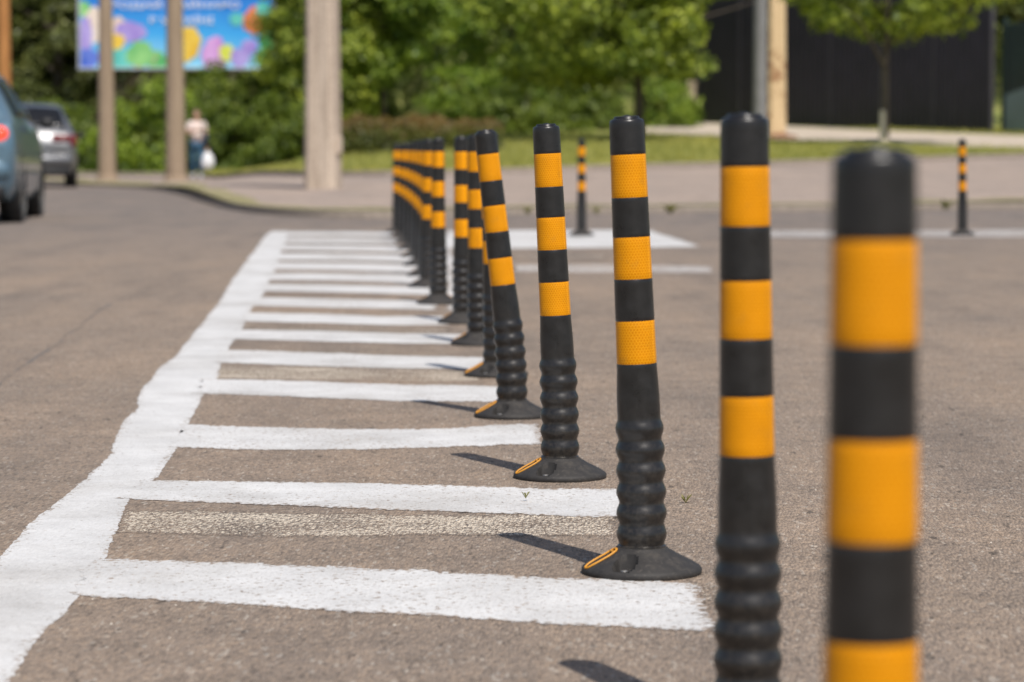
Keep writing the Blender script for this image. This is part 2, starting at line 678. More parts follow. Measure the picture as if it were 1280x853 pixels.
dust_foot()
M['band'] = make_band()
M['orange'] = simple('orange_plastic', (0.62, 0.27, 0.02), 0.5, 0.1, 60)
M['bolt'] = simple('zinc_bolt', (0.55, 0.52, 0.48), 0.35, 0.2, 80, metallic=0.9)
M['pavement'] = make_pavement()
M['kerbstone'] = make_concrete('kerb_stone', (0.17, 0.14, 0.115), (0.33, 0.28, 0.23), 0.3)
M['verge'] = make_grass_ground()
M['path'] = simple('path_slabs', (0.48, 0.40, 0.31), 0.9, 0.2, 2.0, bump_s=0.4)
M['conc'] = make_concrete('pole_concrete', (0.25, 0.19, 0.145), (0.66, 0.55, 0.44))
M['conc_tan'] = make_concrete('tan_pole', (0.50, 0.36, 0.20), (0.74, 0.56, 0.34), 0.5, (0.22, 0.08, 0.03))
M['conc_brown'] = make_concrete('brown_concrete', (0.22, 0.16, 0.11), (0.38, 0.29, 0.205))
M['rustpole'] = make_concrete('rusty_steel', (0.25, 0.10, 0.035), (0.55, 0.26, 0.095))
M['steel'] = simple('grey_steel', (0.24, 0.235, 0.235), 0.55, 0.15, 3, metallic=0.3)
M['fence'] = simple('black_fence_sheet', (0.021, 0.0165, 0.026), 0.6, 0.25, 1.5)
M['fence_frame'] = simple('worn_black_frame', (0.048, 0.044, 0.050), 0.55, 0.3, 3)
M['fence_post'] = simple('pale_post', (0.36, 0.28, 0.20), 0.8, 0.2, 4)
M['gate'] = simple('dark_green_sheet', (0.010, 0.022, 0.018), 0.45, 0.3, 1.2)
M['gate_panel'] = simple('blue_grey_sheet', (0.15, 0.20, 0.205), 0.35, 0.2, 1.2)
M['bark'] = make_bark('bark', (0.045, 0.035, 0.026), (0.13, 0.105, 0.08))
M['bark_pale'] = make_bark('pale_bark', (0.15, 0.12, 0.09), (0.36, 0.30, 0.24))
M['lime'] = simple('whitewash', (0.70, 0.60, 0.48), 0.9, 0.15, 12)
M['leaf_linden'] = make_leaf('linden_leaves', (0.050, 0.095, 0.015), (0.45, 0.51, 0.075))
M['leaf_bright'] = make_leaf('bright_leaves', (0.07, 0.135, 0.02), (0.35, 0.44, 0.06))
M['leaf_mid'] = make_leaf('mid_green_leaves', (0.062, 0.105, 0.022), (0.26, 0.315, 0.052))
M['leaf_dark'] = make_leaf('dark_leaves', (0.058, 0.074, 0.024), (0.2, 0.22, 0.062), 0.22)
M['leaf_dry'] = make_leaf('brown_twigs', (0.085, 0.066, 0.045), (0.19, 0.155, 0.1), 0.15)
M['hedge_red'] = make_leaf('reddish_leaves', (0.13, 0.09, 0.03), (0.28, 0.18, 0.065), 0.25)
M['hedge_green'] = make_leaf('hedge_leaves', (0.085, 0.1, 0.022), (0.19, 0.2, 0.04), 0.25)
M['blade'] = make_leaf('grass_blades', (0.23, 0.24, 0.06), (0.5, 0.45, 0.14), 0.3)
M['weed'] = make_leaf('weed_leaves', (0.16, 0.16, 0.06), (0.34, 0.31, 0.13), 0.3)
M['stone_chip'] = simple('pale_stone_chips', (0.45, 0.40, 0.34), 0.9, 0.4, 30)
M['carblue'] = make_carpaint('blue_grey_car_paint', (0.105, 0.185, 0.245), 0.25)
M['cargrey'] = make_carpaint('grey_car_paint', (0.17, 0.175, 0.185))
M['carglass'] = simple('dark_car_glass', (0.010, 0.011, 0.014), 0.22, 0.1, 2, spec=0.25)
M['tyre'] = simple('tyre_rubber', (0.018, 0.017, 0.016), 0.85, 0.2, 20)
M['rim'] = simple('alloy_rim', (0.30, 0.29, 0.28), 0.4, 0.15, 20, metallic=0.8)
M['blackplastic'] = simple('black_trim', (0.015, 0.015, 0.016), 0.6, 0.2, 20)
M['lamp_lit'] = make_glow('lit_brake_lamp', (0.55, 0.02, 0.01), (1.0, 0.10, 0.05), 0.9)
M['lamp'] = make_glow('red_lamp', (0.13, 0.012, 0.014), (1.0, 0.05, 0.04), 0.03)
M['chrome'] = simple('bright_metal', (0.75, 0.76, 0.78), 0.18, 0.05, 5, metallic=0.9)
M['plate'] = simple('plate_white', (0.6, 0.6, 0.6), 0.5, 0.05, 5)
M['skin'] = simple('skin', (0.55, 0.33, 0.23), 0.55, 0.08, 10)
M['hair'] = simple('light_brown_hair', (0.16, 0.10, 0.055), 0.6, 0.3, 60)
M['top'] = simple('pale_pink_cloth', (0.76, 0.63, 0.58), 0.85, 0.12, 14)
M['jeans'] = simple('blue_denim', (0.040, 0.105, 0.18), 0.85, 0.2, 40)
M['shoe'] = simple('pale_shoe', (0.45, 0.50, 0.55), 0.6, 0.1, 20)
M['navy'] = simple('dark_navy_bag', (0.018, 0.022, 0.040), 0.6, 0.2, 20)
M['whitebag'] = simple('white_plastic_bag', (0.74, 0.73, 0.74), 0.45, 0.08, 12)
M['eye'] = simple('eye_dark', (0.03, 0.025, 0.02), 0.3, 0.1, 20)
M['lip'] = simple('lips', (0.42, 0.14, 0.12), 0.5, 0.1, 20)


def flat_mat(name, c1, c2, scale=1.2):
    m, nt, b = new_mat(name)
    co = obj_coord(nt)
    nt.links.new(ramp(nt, noise(nt, co, scale, 3.0), [(0.35, c1), (0.65, c2)]), b.inputs['Base Color'])
    b.inputs['Roughness'].default_value = 0.55
    return m


# ------------------------------------------------------------------ ground levels
KERB = [(-80, 84.0), (-30, 80.0), (-16, 75.0), (-11.5, 66.0), (-9.5, 60.0)]
for px, py in ((100, 232), (150, 234), (200, 238), (235, 246), (262, 257), (300, 265), (340, 270), (400, 273), (480, 274), (640, 268), (960, 265), (1280, 261)):
    p = at(px, py)
    KERB.append((p.x, p.y))
KERB += [(20.0, 41.0), (90.0, 75.0)]
KX = np.array([k[0] for k in KERB])
KY = np.array([k[1] for k in KERB])


def kerb_y(x):
    s = 0.0
    for d in (-0.5, -0.25, 0, 0.25, 0.5):
        s += float(np.interp(x + d, KX, KY))
    return s / 5


def kerb_h(x):
    return lerp(0.035, 0.065, sstep(-8, -4, x))


def terrain(x, y):
    g = sstep(-7.0, -1.5, x)
    z = kerb_h(x) + g * (0.018 * max(0.0, y - 33.0) + 0.010 * max(0.0, y - 48.0))
    if y > 105:
        z += 0.28 * (y - 105) ** 1.0 * sstep(105, 135, y)
    return z


def at_terrain(px, py, y0=26.0, y1=140.0):
    d = ray(px, py)
    prev = None
    y = y0
    while y < y1:
        t = y / d.y
        x, z = d.x * t, HC + d.z * t
        if y > kerb_y(x) and z <= terrain(x, y):
            break
        y += 0.1
    t = y / d.y
    return Vector((d.x * t, y, terrain(d.x * t, y)))


REAR = sorted(((p.x, p.y) for p in (at_terrain(px, py) for px, py in ((245, 221), (370, 222), (480, 222), (560, 219), (640, 216), (760, 212), (900, 209), (1100, 203), (1280, 197)))), key=lambda q: q[0])
RX = np.array([-40.0, -14.0] + [q[0] for q in REAR] + [40.0])
RY = np.array([90.0, 76.0] + [q[1] for q in REAR] + [75.0])


def rear_y(x):
    s = 0.0
    for d in (-0.8, -0.4, 0, 0.4, 0.8):
        s += float(np.interp(x + d, RX, RY))
    return max(s / 5, kerb_y(x) + 1.5)


def ground_z(x, y):
    # the carriageway dips a little towards the gutter nearest the photographer
    return float(np.interp(y, [-5, 1.0, 1.9, 3.37, 3.75], [-0.062, -0.058, -0.0535, -0.012, 0.0]))


def grid(name, xs, rows, fz, mat, kind='structure', label=None, cat=None):
    """xs: list of x; rows(x) -> list of y; fz(x,y) -> z"""
    V, F = [], []
    n = None
    for x in xs:
        ys = rows(x)
        n = len(ys)
        for y in ys:
            V.append((x, y, fz(x, y)))
    for i in range(len(xs) - 1):
        for j in range(n - 1):
            a = i * n + j
            F.append((a, a + n, a + n + 1, a + 1))
    o = mesh(name, V, F, mat, smooth=True)
    return tag(o, label, cat, kind=kind)


ys_ground = [-60, -30, -10, -5, 0, 1.0, 1.9, 2.6, 3.37, 3.75, 4.2, 5, 7, 10, 15, 20, 30, 40, 60, 90, 140, 260, 600]
xs_ground = [-500, -200, -80, -40, -20, -10, -5, -2, -1, 0, 1, 2, 5, 10, 20, 40, 80, 200, 500]
grid('road', xs_ground, lambda x: ys_ground, ground_z, M['asphalt'], label='worn brownish grey asphalt carriageway', cat='road')

xs_side = list(np.arange(-60, -16, 2.0)) + list(np.arange(-16, 14, 0.25)) + list(np.arange(14, 91, 2.5))


def kerb_strip(name, fy, fz0, fz1, w, label):
    V, F = [], []
    for x in xs_side:
        y = fy(x)
        z0, z1 = fz0(x, y), fz1(x, y)
        b = 0.025
        V += [(x, y, z0), (x, y + 0.005, z1 - b), (x, y + b, z1), (x, y + w, z1), (x, y + w, z0)]
    for i in range(len(xs_side) - 1):
        for j in range(4):
            a = i * 5 + j
            F.append((a, a + 5, a + 6, a + 1))
    o = mesh(name, V, F, M['kerbstone'], smooth=True, sharp=30)
    return tag(o, label, 'kerb', kind='structure')


kerb_strip('kerb', kerb_y, lambda x, y: -0.05, lambda x, y: kerb_h(x) + 0.004, 0.15, 'dark stone kerb curving along the far side of the road')
kerb_strip('kerb', rear_y, lambda x, y: terrain(x, y) - 0.2, lambda x, y: terrain(x, y) + 0.085, 0.12, 'low dark kerb between pavement and grass verge')
grid('pavement', xs_side, lambda x: [lerp(kerb_y(x) + 0.148, rear_y(x) + 0.002, t / 24) for t in range(25)], terrain, M['pavement'], label='dusty pinkish grey pavement behind the kerb', cat='pavement')
grid('verge', xs_side, lambda x: [lerp(rear_y(x) + 0.118, 175.0, (t / 50) ** 1.5) for t in range(51)], lambda x, y: terrain(x, y) + 0.03, M['verge'], label='grassy bank rising behind the pavement', cat='verge')

def make_dusty():
    m, nt, b = new_mat('dusty_turf')
    pos = world_pos(nt)
    f = noise(nt, pos, 2.6, 6.0, 0.72)
    f2 = noise(nt, pos, 22.0, 5.0, 0.75)
    c = ramp(nt, math_(nt, 'ADD', math_(nt, 'MULTIPLY', f, 0.65), math_(nt, 'MULTIPLY', f2, 0.35)), [(0.36, (0.13, 0.15, 0.045)), (0.48, (0.26, 0.235, 0.11)), (0.60, (0.42, 0.345, 0.255))])
    nt.links.new(c, b.inputs['Base Color'])
    b.inputs['Roughness'].default_value = 0.95
    b.inputs['Specular IOR Level'].default_value = 0.1
    bump(nt, b, f2, 0.7, 0.03)
    return m


M['dusty_verge'] = make_dusty()


def strip_w(x):
    w = float(np.interp(x, [-14, -8, -5, -3, 0, 12], [3.0, 3.4, 2.6, 1.5, 0.9, 0.7]))
    return w * (1 + 0.22 * math.sin(x * 3.1) + 0.15 * math.sin(x * 7.7 + 1))


def strip_rows(x):
    y0 = kerb_y(x) + 0.148
    w = min(strip_w(x), (rear_y(x) - y0) * 0.6)
    return [y0 + w * t / 6 for t in range(7)]


grid('verge_strip', list(np.arange(-14, 14, 0.12)), strip_rows, lambda x, y: terrain(x, y) + 0.014, M['dusty_verge'], label='thin dusty strip of worn turf behind the kerb', cat='verge')

# pale footpath in front of the fence, draped on the bank
PA, PB = [], []
for px, ya, yb in ((800, 170, 156), (880, 174, 157), (960, 178, 160), (1080, 183, 166), (1180, 187, 170), (1290, 191, 174), (1500, 199, 182)):
    PA.append(at_terrain(px, ya))
    PB.append(at_terrain(px, yb))
V, F = [], []
for i in range(len(PA) - 1):
    for k in range(6 if i < len(PA) - 2 else 7):
        t = k / 6
        p, q = PA[i].lerp(PA[i + 1], t), PB[i].lerp(PB[i + 1], t)
        for r in range(5):
            w = p.lerp(q, r / 4)
            V.append((w.x, w.y, terrain(w.x, w.y) + 0.075))
for i in range(len(V) // 5 - 1):
    for r in range(4):
        a = i * 5 + r
        F.append((a, a + 5, a + 6, a + 1))
tag(mesh('footpath', V, F, M['path'], smooth=True), 'pale footpath running along the dark fence', 'path', kind='structure')


# ------------------------------------------------------------------ painted markings (thin layers with ragged edges)
def resample(pts, n):
    pts = np.array([(p[0], p[1]) for p in pts])
    seg = np.sqrt(((pts[1:] - pts[:-1]) ** 2).sum(1))
    s = np.concatenate([[0], np.cumsum(seg)])
    t = np.linspace(0, s[-1], n)
    return np.stack([np.interp(t, s, pts[:, 0]), np.interp(t, s, pts[:, 1])], 1), s[-1]


def smooth_noise(n, step, amp, rng):
    k = max(2, int(n / step) + 2)
    return np.interp(np.linspace(0, k - 1, n), np.arange(k), rng.normal(0, amp, k))


def marking(edge_a, edge_b, z, mat, label, name='road_marking', ragged=0.007, px=True, axis=1, step=0.008, cat='road marking'):
    """paint film between two edges given as points seen in the photograph, dropped onto the road"""
    A = [at(*p) for p in edge_a] if px else edge_a
    B = [at(*p) for p in edge_b] if px else edge_b
    _, la = resample(A, 2)
    _, la = resample(A, 200)
    n = max(12, int(la / step))
    a, _ = resample(A, n)
    b, _ = resample(B, n)
    rng = np.random.default_rng(int(abs(a[0, 0] * 1000 + a[0, 1] * 377)) + 5)
    for e in (a, b):
        e[:, axis] += rng.normal(0, ragged * 0.45, n) + smooth_noise(n, 4, ragged * 0.6, rng) + smooth_noise(n, 22, ragged * 0.9, rng)
    # ragged ends: pull the ends in and out a little
    rows = 13
    V, F = [], []
    ends = rng.normal(0, ragged * 0.8, (2, rows))
    for i in range(n):
        for r in range(rows):
            t = r / (rows - 1)
            p = a[i] * (1 - t) + b[i] * t
            x, y = p[0], p[1]
            if i == 0:
                (x, y) = (x + ends[0, r], y) if axis == 1 else (x, y + ends[0, r])
            if i == n - 1:
                (x, y) = (x + ends[1, r], y) if axis == 1 else (x, y + ends[1, r])
            V.append((x, y, ground_z(x, y) + z))
    for i in range(n - 1):
        for r in range(rows - 1):
            q = i * rows + r
            F.append((q, q + 1, q + rows + 1, q + rows))
    wid = np.sqrt(((a - b) ** 2).sum(1))
    UV = []
    for i in range(n):
        along = (n - 1 - i if 'hatch stripe' in label else min(i, n - 1 - i)) * la / n
        for r in range(rows):
            t = r / (rows - 1)
            UV.append((min(t * wid[i], (1 - t) * wid[i], along), 0.0))
    me = mesh(name, V, F, mat, uvs=UV)
    # consistent upward normals
    import bmesh
    bm = bmesh.new()
    bm.from_mesh(me.data)
    bmesh.ops.recalc_face_normals(bm, faces=bm.faces)
    bm.faces.ensure_lookup_table()
    if bm.faces[0].normal.z < 0:
        bmesh.ops.reverse_faces(bm, faces=bm.faces)
    bm.to_mesh(me.data)
    bm.free()
    return tag(me, label, cat, kind='structure')


LINE_L = [(-150, 853), (-60, 768), (0, 699), (22, 676), (48, 646), (88, 615), (128, 580), (139, 567), (147, 540), (155, 526), (169, 515), (179, 488), (200, 460), (217, 447), (232, 429), (267, 387), (292, 348), (316, 316), (332, 294), (338, 290), (343, 288)]
LINE_R = [(-60, 940), (11, 853), (55, 797), (99, 745), (132, 700), (152, 639), (163, 622), (194, 600), (224, 558), (236, 527), (258, 492), (271, 474), (278, 452), (288, 432), (304, 411), (313, 388), (329, 369), (338, 351), (348, 327), (353, 313), (358, 296), (360, 289)]


def param_by_y(edge, n):
    P = sorted([at(*p) for p in edge], key=lambda p: p.y)
    ys = np.array([p.y for p in P])
    xs = np.array([p.x for p in P])
    return ys, xs


ya, xa = param_by_y(LINE_L, 0)
yb, xb = param_by_y(LINE_R, 0)
y_lo, y_hi = max(ya[0], yb[0]), min(ya[-1], yb[-1])
yy = np.linspace(y_lo, y_hi, 400)
marking([(float(np.interp(y, ya, xa)), y) for y in yy], [(float(np.interp(y, yb, xb)), y) for y in yy], 0.0005, M['paint_line'], 'wide wavering white edge line along the left of the hatching', px=False, axis=0, ragged=0.003, step=0.014)

STRIPES = [
    ([(120, 699), (250, 703), (420, 708), (560, 714), (720, 723), (820, 727), (872, 730)], [(86, 744), (250, 752), (400, 763), (520, 769), (640, 778), (780, 786), (893, 791)]),
    ([(180, 600), (300, 601), (400, 603), (520, 606), (650, 610), (790, 613)], [(150, 624), (270, 629), (400, 635), (520, 639), (650, 643), (792, 648)]),
    ([(226, 531), (330, 534), (450, 537), (560, 536), (620, 531), (676, 530)], [(212, 559), (330, 563), (450, 562), (560, 559), (620, 557), (677, 556)]),
    ([(250, 474), (380, 477), (500, 481), (632, 483)], [(244, 492), (380, 497), (500, 502), (634, 503)]),
    ([(274, 438), (400, 441), (500, 445), (609, 447)], [(266, 453), (400, 458), (500, 461), (608, 462)]),
    ([(290, 412), (400, 414), (500, 417), (592, 418)], [(282, 424), (400, 427), (500, 430), (592, 431)]),
    ([(304, 391), (400, 393), (480, 396), (565, 395)], [(298, 402), (400, 404), (480, 407), (566, 407)]),
    ([(318, 372), (430, 374), (544, 377)], [(312, 382), (430, 385), (545, 388)]),
    ([(329, 355), (430, 356), (540, 359)], [(324, 364), (430, 366), (541, 369)]),
    ([(336, 341), (430, 342), (530, 344)], [(332, 350), (430, 351), (531, 355)]),
    ([(341, 328), (430, 329), (525, 331)], [(338, 337), (430, 338), (526, 341)]),
    ([(346, 317), (430, 317), (522, 319)], [(343, 325), (430, 326), (522, 328)]),
    ([(349, 306), (430, 307), (515, 308)], [(347, 313), (430, 314), (516, 316)]),
    ([(352, 298), (430, 298), (505, 299)], [(351, 303), (430, 304), (506, 305)]),
    ([(356, 290), (430, 290), (496, 291)], [(354, 295), (430, 295), (497, 296)]),
]
ORD = ['nearest', 'second', 'third', 'fourth', 'fifth', 'sixth', 'seventh', 'eighth', 'ninth', 'tenth', 'eleventh', 'twelfth', 'thirteenth', 'fourteenth', 'farthest']
for i, (t, b) in enumerate(STRIPES):
    marking(t, b, 0.0009, M['paint'], f'white hatch stripe, {ORD[i]} from the camera, beside the bollard row', ragged=0.0085, step=0.008 if i < 5 else 0.02)
marking([(146, 637), (300, 640), (520, 643), (776, 645)], [(140, 668), (300, 671), (520, 671), (778, 671)], 0.0003, M['worn'], 'worn beige ghost of an old stripe between the two nearest white stripes', ragged=0.012)
marking([(268, 456), (400, 459), (500, 462), (604, 464)], [(262, 472), (400, 476), (500, 477), (606, 477)], 0.0003, M['worn'], 'worn beige ghost of an old stripe below the fifth white stripe', ragged=0.012)
marking([(300, 404), (400, 407), (566, 410)], [(296, 411), (400, 413), (566, 416)], 0.0003, M['worn2'], 'faint ghost of an old stripe near the middle of the hatching', ragged=0.012, step=0.02)
marking([(860, 728), (900, 734), (960, 742)], [(862, 752), (900, 760), (960, 768)], 0.0003, M['worn2'], 'faint patch of old paint beyond the nearest stripe end', ragged=0.012)
marking([(556, 289), (640, 288), (740, 288), (813, 288)], [(552, 311), (640, 311), (740, 310), (876, 309)], 0.0009, M['paint'], 'white painted block on the far side of the bollard row', ragged=0.02, step=0.02)
marking([(556, 311.5), (557, 340), (556, 388)], [(566, 311.5), (569, 340), (570, 388)], 0.0009, M['paint'], 'thin white line running behind the bollard row', ragged=0.012, axis=0, step=0.02)
marking([(640, 330), (760, 331), (892, 333)], [(640, 340), (760, 341), (894, 342)], 0.0006, M['paint_far'], 'faded white bar in front of the painted block', ragged=0.02, step=0.02)
marking([(640, 317), (700, 317), (760, 318)], [(640, 325), (700, 325), (760, 325)], 0.0003, M['worn2'], 'nearly vanished bar just before the painted block', ragged=0.02, step=0.02)
marking([(925, 288.5), (1100, 288), (1500, 286)], [(925, 296.5), (1100, 297), (1500, 296)], 0.0009, M['paint_far'], 'thin dusty white line crossing the road at the right', ragged=0.015, step=0.03)
marking([(-40, 512), (20, 462), (70, 430), (112, 398), (135, 380)], [(-36.5, 512.5), (22.5, 462.5), (72.2, 430.5), (113.8, 398.5), (136.3, 380.5)], 0.0004, simple('bitumen_crack', (0.15, 0.125, 0.105), 0.8, 0.3, 30), 'dark ragged crack along the left lane', name='road_crack', ragged=0.006, axis=0, step=0.02)


# ------------------------------------------------------------------ striped flexible bollards
H_POST = 0.745
BANDS = [(0.614, 0.6846), (0.4817, 0.551), (0.344, 0.415)]


def tube_r(z):
    return float(np.interp(z, [0.25, 0.335, 0.745], [0.0352, 0.0329, 0.0283]))


def bend_fn(theta):
    """spine bends inside the ribbed part, straight above; returns f(x,y,z)->point"""
    z0, z1 = 0.04, 0.24
    zs = np.linspace(0, 0.8, 401)
    ang = theta * np.clip((zs - z0) / (z1 - z0), 0, 1)
    dz = zs[1] - zs[0]
    sx = np.concatenate([[0], np.cumsum(np.sin(ang[:-1]) * dz)])
    sz = np.concatenate([[0], np.cumsum(np.cos(ang[:-1]) * dz)])

    def f(x, y, z):
        a = float(np.interp(z, zs, ang))
        return (float(np.interp(z, zs, sx)) + x * math.cos(a), y, float(np.interp(z, zs, sz)) - x * math.sin(a))
    return f


def tube_profile(fine):
    P = []
    P.append((0.0405, 0.036))
    P.append((0.0400, 0.046))
    n = 6
    z = 0.048
    pitch = 0.0345
    steps = 10 if fine else 5
    for k in range(n):
        amp = 0.0044 + (0.0006 if 0 < k < 5 else 0)
        for s in range(steps):
            t = s / steps
            zz = z + (k + t) * pitch
            base = lerp(0.0366, 0.0346, (zz - 0.048) / 0.21)
            P.append((base + amp * (0.5 - 0.5 * math.cos(2 * PI * t)) ** 0.8 + 0.0003, zz))
    zz = z + n * pitch
    P.append((0.0353, zz))
    P.append((0.0353, zz + 0.006))
    P.append((0.0354, zz + 0.014))
    P.append((0.0350, 0.292))
    rec = 0.0006
    last = None
    for lo, hi in reversed(BANDS):
        P += [(tube_r(lo), lo - 0.006), (tube_r(lo) + 0.0001, lo - 0.001), (tube_r(lo) - 0.0003, lo), (tube_r(lo) - rec, lo + 0.0008)]
        P += [(tube_r(hi) - rec, hi - 0.0008), (tube_r(hi) - 0.0003, hi), (tube_r(hi) + 0.0001, hi + 0.001), (tube_r(hi), hi + 0.006)]
    P += [(0.0284, 0.728), (0.0283, 0.7345), (0.0279, 0.7372), (0.0270, 0.7394), (0.0256, 0.7408), (0.0236, 0.7414), (0.0214, 0.7417), (0.0209, 0.7426), (0.0206, 0.7444), (0.0196, 0.7456), (0.016, 0.7461), (0.006, 0.7463), (0.0045, 0.7475), (0.001, 0.748)]
    return P


REFL_AZ = [math.radians(197), math.radians(77)]
SLOT_AZ = [math.radians(246), math.radians(126)]


def base_surface(r):
    return float(np.interp(r, [0.038, 0.0425, 0.046, 0.060, 0.078, 0.090, 0.0965, 0.0985], [0.0455, 0.0425, 0.0395, 0.0315, 0.0225, 0.0160, 0.0115, 0.0080]))


def make_bollard(loc, theta, rz, fine, label, group):
    root = empty('bollard', loc, rz)
    tag(root, label, 'bollard', group)
    bend = bend_fn(theta)
    n = 72 if fine else 36
    prof = tube_profile(fine)
    V, F = [], []
    for r, z in prof:
        for j in range(n):
            a = 2 * PI * j / n
            V.append(bend(r * math.cos(a), r * math.sin(a), z))
    for i in range(len(prof) - 1):
        for j in range(n):
            k = (j + 1) % n
            F.append((i * n + j, i * n + k, i * n + n + k, i * n + n + j))
    F.append(tuple((len(prof) - 1) * n + j for j in range(n)))
    mesh('tube', V, F, M['rubber'], root, True, 50)
    for lo, hi in BANDS:
        V, F, UV = [], [], []
        zs = [lo + 0.0006, lo + 0.0016] + [lerp(lo + 0.0016, hi - 0.0016, t / 6) for t in range(1, 6)] + [hi - 0.0016, hi - 0.0006]
        m = n + 4
        seam = math.radians(-58)
        for q, z in enumerate(zs):
            off = -0.0005 if q in (0, len(zs) - 1) else -0.0002
            for j in range(m + 1):
                # the sheeting laps over itself by four columns
                a = seam + 2 * PI * j / n
                r = tube_r(z) + off + (0.0007 * j / 4 if j < 4 else 0.0) * 0 + (0.0008 * min(1.0, (j - n + 1) / 2.0) if j > n - 1 else 0.0)
                V.append(bend(r * math.cos(a), r * math.sin(a), z))
                UV.append((a * 0.031, z))
        for i in range(len(zs) - 1):
            for j in range(m):
                F.append((i * (m + 1) + j, i * (m + 1) + j + 1, (i + 1) * (m + 1) + j + 1, (i + 1) * (m + 1) + j))
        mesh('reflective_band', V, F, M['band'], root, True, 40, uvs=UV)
    # foot: flared disc with recessed bolt slots
    rs = [0.0385, 0.0405, 0.0425, 0.0435, 0.046, 0.050, 0.054, 0.058, 0.062, 0.066, 0.070, 0.074, 0.078, 0.082, 0.086, 0.090, 0.0935, 0.0965, 0.0985]
    na = 144 if fine else 48
    V, F = [], []

    def dep(r, a):
        d = 0.0
        for s in SLOT_AZ:
            da = (a - s + PI) % (2 * PI) - PI
            u, v = (r - 0.073) / 0.0175, da * r / 0.0155
            q = (u * u) ** 1.5 + (v * v) ** 1.5
            if q < 1.6:
                d = max(d, min(1.0, (1.6 - q) / 0.4))
        return d
    for r in rs:
        for j in range(na):
            a = 2 * PI * j / na
            z = base_surface(r)
            d = dep(r, a) if fine else 0.0
            z = lerp(z, min(z, 0.004), d)
            V.append((r * math.cos(a), r * math.sin(a), z))
    for r, z in ((0.0985, 0.003), (0.097, 0.0004)):
        for j in range(na):
            a = 2 * PI * j / na
            V.append((r * math.cos(a), r * math.sin(a), z))
    nr = len(rs) + 2
    for i in range(nr - 1):
        for j in range(na):
            k = (j + 1) % na
            F.append((i * na + j, (i + 1) * na + j, (i + 1) * na + k, i * na + k))
    F.append(tuple((nr - 1) * na + j for j in range(na - 1, -1, -1)))
    foot = mesh('base', V, F, M['foot_rubber'], root, True, 40)
    if fine:
        for s in SLOT_AZ:
            b = MB()
            c = Vector((0.077 * math.cos(s), 0.077 * math.sin(s), 0))
            b.lathe([(0.011, 0.006), (0.011, 0.0085), (0.0095, 0.0092), (0.0066, 0.0093), (0.0066, 0.0135), (0.0055, 0.0145), (0.001, 0.0147)], 12, Matrix.Translation(c))
            b.build('bolt', M['bolt'], foot, True, 40)
    for s in REFL_AZ:
        # oval orange insert lying on the slope
        pts = []
        hl, hw = 0.0262, 0.0110
        rc = 0.0705
        for k in range(28):
            t = 2 * PI * k / 28
            ct, st = math.cos(t), math.sin(t)
            u = hl * math.copysign(abs(ct) ** 0.7, ct)
            v = hw * math.copysign(abs(st) ** 0.7, st)
            r = rc + u
            a = s + v / r
            pts.append((r * math.cos(a), r * math.sin(a), base_surface(r) + 0.0012))
        b = MB()
        b.tube(pts, 0.0019, 8 if fine else 5, closed=True)
        # little tab across the upper end
        for v in (-0.006, 0.0, 0.006):
            pass
        r0 = rc - hl * 0.72
        tab = [(r0 * math.cos(s + q / r0), r0 * math.sin(s + q / r0), base_surface(r0) + 0.0016) for q in (-0.007, 0, 0.007)]
        b.tube(tab, 0.0020, 8 if fine else 5)
        b.build('reflector_insert', M['orange'], foot, True, 60)
    return root


#          base px,py   top px    label
POSTS = [
    (1093, None, 1094, 'nearest and most blurred striped bollard, tallest in the picture with its foot out of sight'),
    (934.5, 915, 930.5, 'big striped bollard just behind the nearest blurred one, its foot below the picture'),
    (802, 716, 783, 'striped bollard whose whole round foot stands at the end of the nearest white stripe'),
    (700, 597, 682.5, 'sharp striped bollard with honeycomb bands, foot between second and third white stripes'),
    (640, 521, 606, 'striped bollard tilted strongly to the left, bent at its ribbed part'),
    (620, 470, 611, 'striped bollard mostly hidden behind the strongly tilted one'),
    (598, 431, 592, 'upright striped bollard peeping out on the left side of the strongly tilted one'),
    (578, 404, 575, 'slim upright striped bollard with clear gaps on both sides, left of the tilted one'),
    (548, 380, 547.5, 'striped bollard ending the blurred far cluster on its right, full foot visible'),
    (534, 359, 535, 'striped bollard half covered on its right by the one that ends the far cluster'),
    (530.5, 345, 531.5, 'bollard almost wholly hidden, wedged between the far cluster and the half covered bollard'),
    (524, 332, 524.5, 'rightmost of the six tightly overlapping bollards of the far cluster'),
    (519.5, 321, 520.5, 'second from the right of the six tightly overlapping far bollards'),
    (513, 312, 514.5, 'third from the right of the six tightly overlapping far bollards'),
    (508.5, 304, 507.5, 'third from the left of the six tightly overlapping far bollards'),
    (502, 297, 502, 'second from the left of the six tightly overlapping far bollards'),
    (496, 291, 496, 'farthest bollard of the row, leftmost of the tightly overlapping cluster'),
]
for i, (bx, by, tx, lab) in enumerate(POSTS):
    if by is None:
        Y = FPX / 1867.0
        p = Vector(((bx - 640) / 1867.0, Y, -0.056))
        p.z = ground_z(p.x, p.y)
    else:
        p = at(bx, by)
        p.z = ground_z(p.x, p.y)
    top = at_depth(tx, 150, p.y)
    dx = top.x - p.x
    # arm length of the straight part above the bend centre
    theta = math.atan2(dx, H_POST - 0.14)
    turn = 0.0 if i < 6 else [0, 0, 0, 0, 0, 0, -0.6, -0.8, -0.85, -0.8, -0.75, -0.9, -0.65, -0.8, -0.9, -0.7, -0.8][i]
    if i >= 9:
        theta += [0.020, -0.012, 0.018, -0.014, 0.016, -0.018, 0.016, -0.010][i - 9]
    theta *= math.cos(turn)
    make_bollard(p + Vector((0, 0, -0.0005)), theta, turn, i < 9, lab, 'bollards standing in a row beside the hatching')
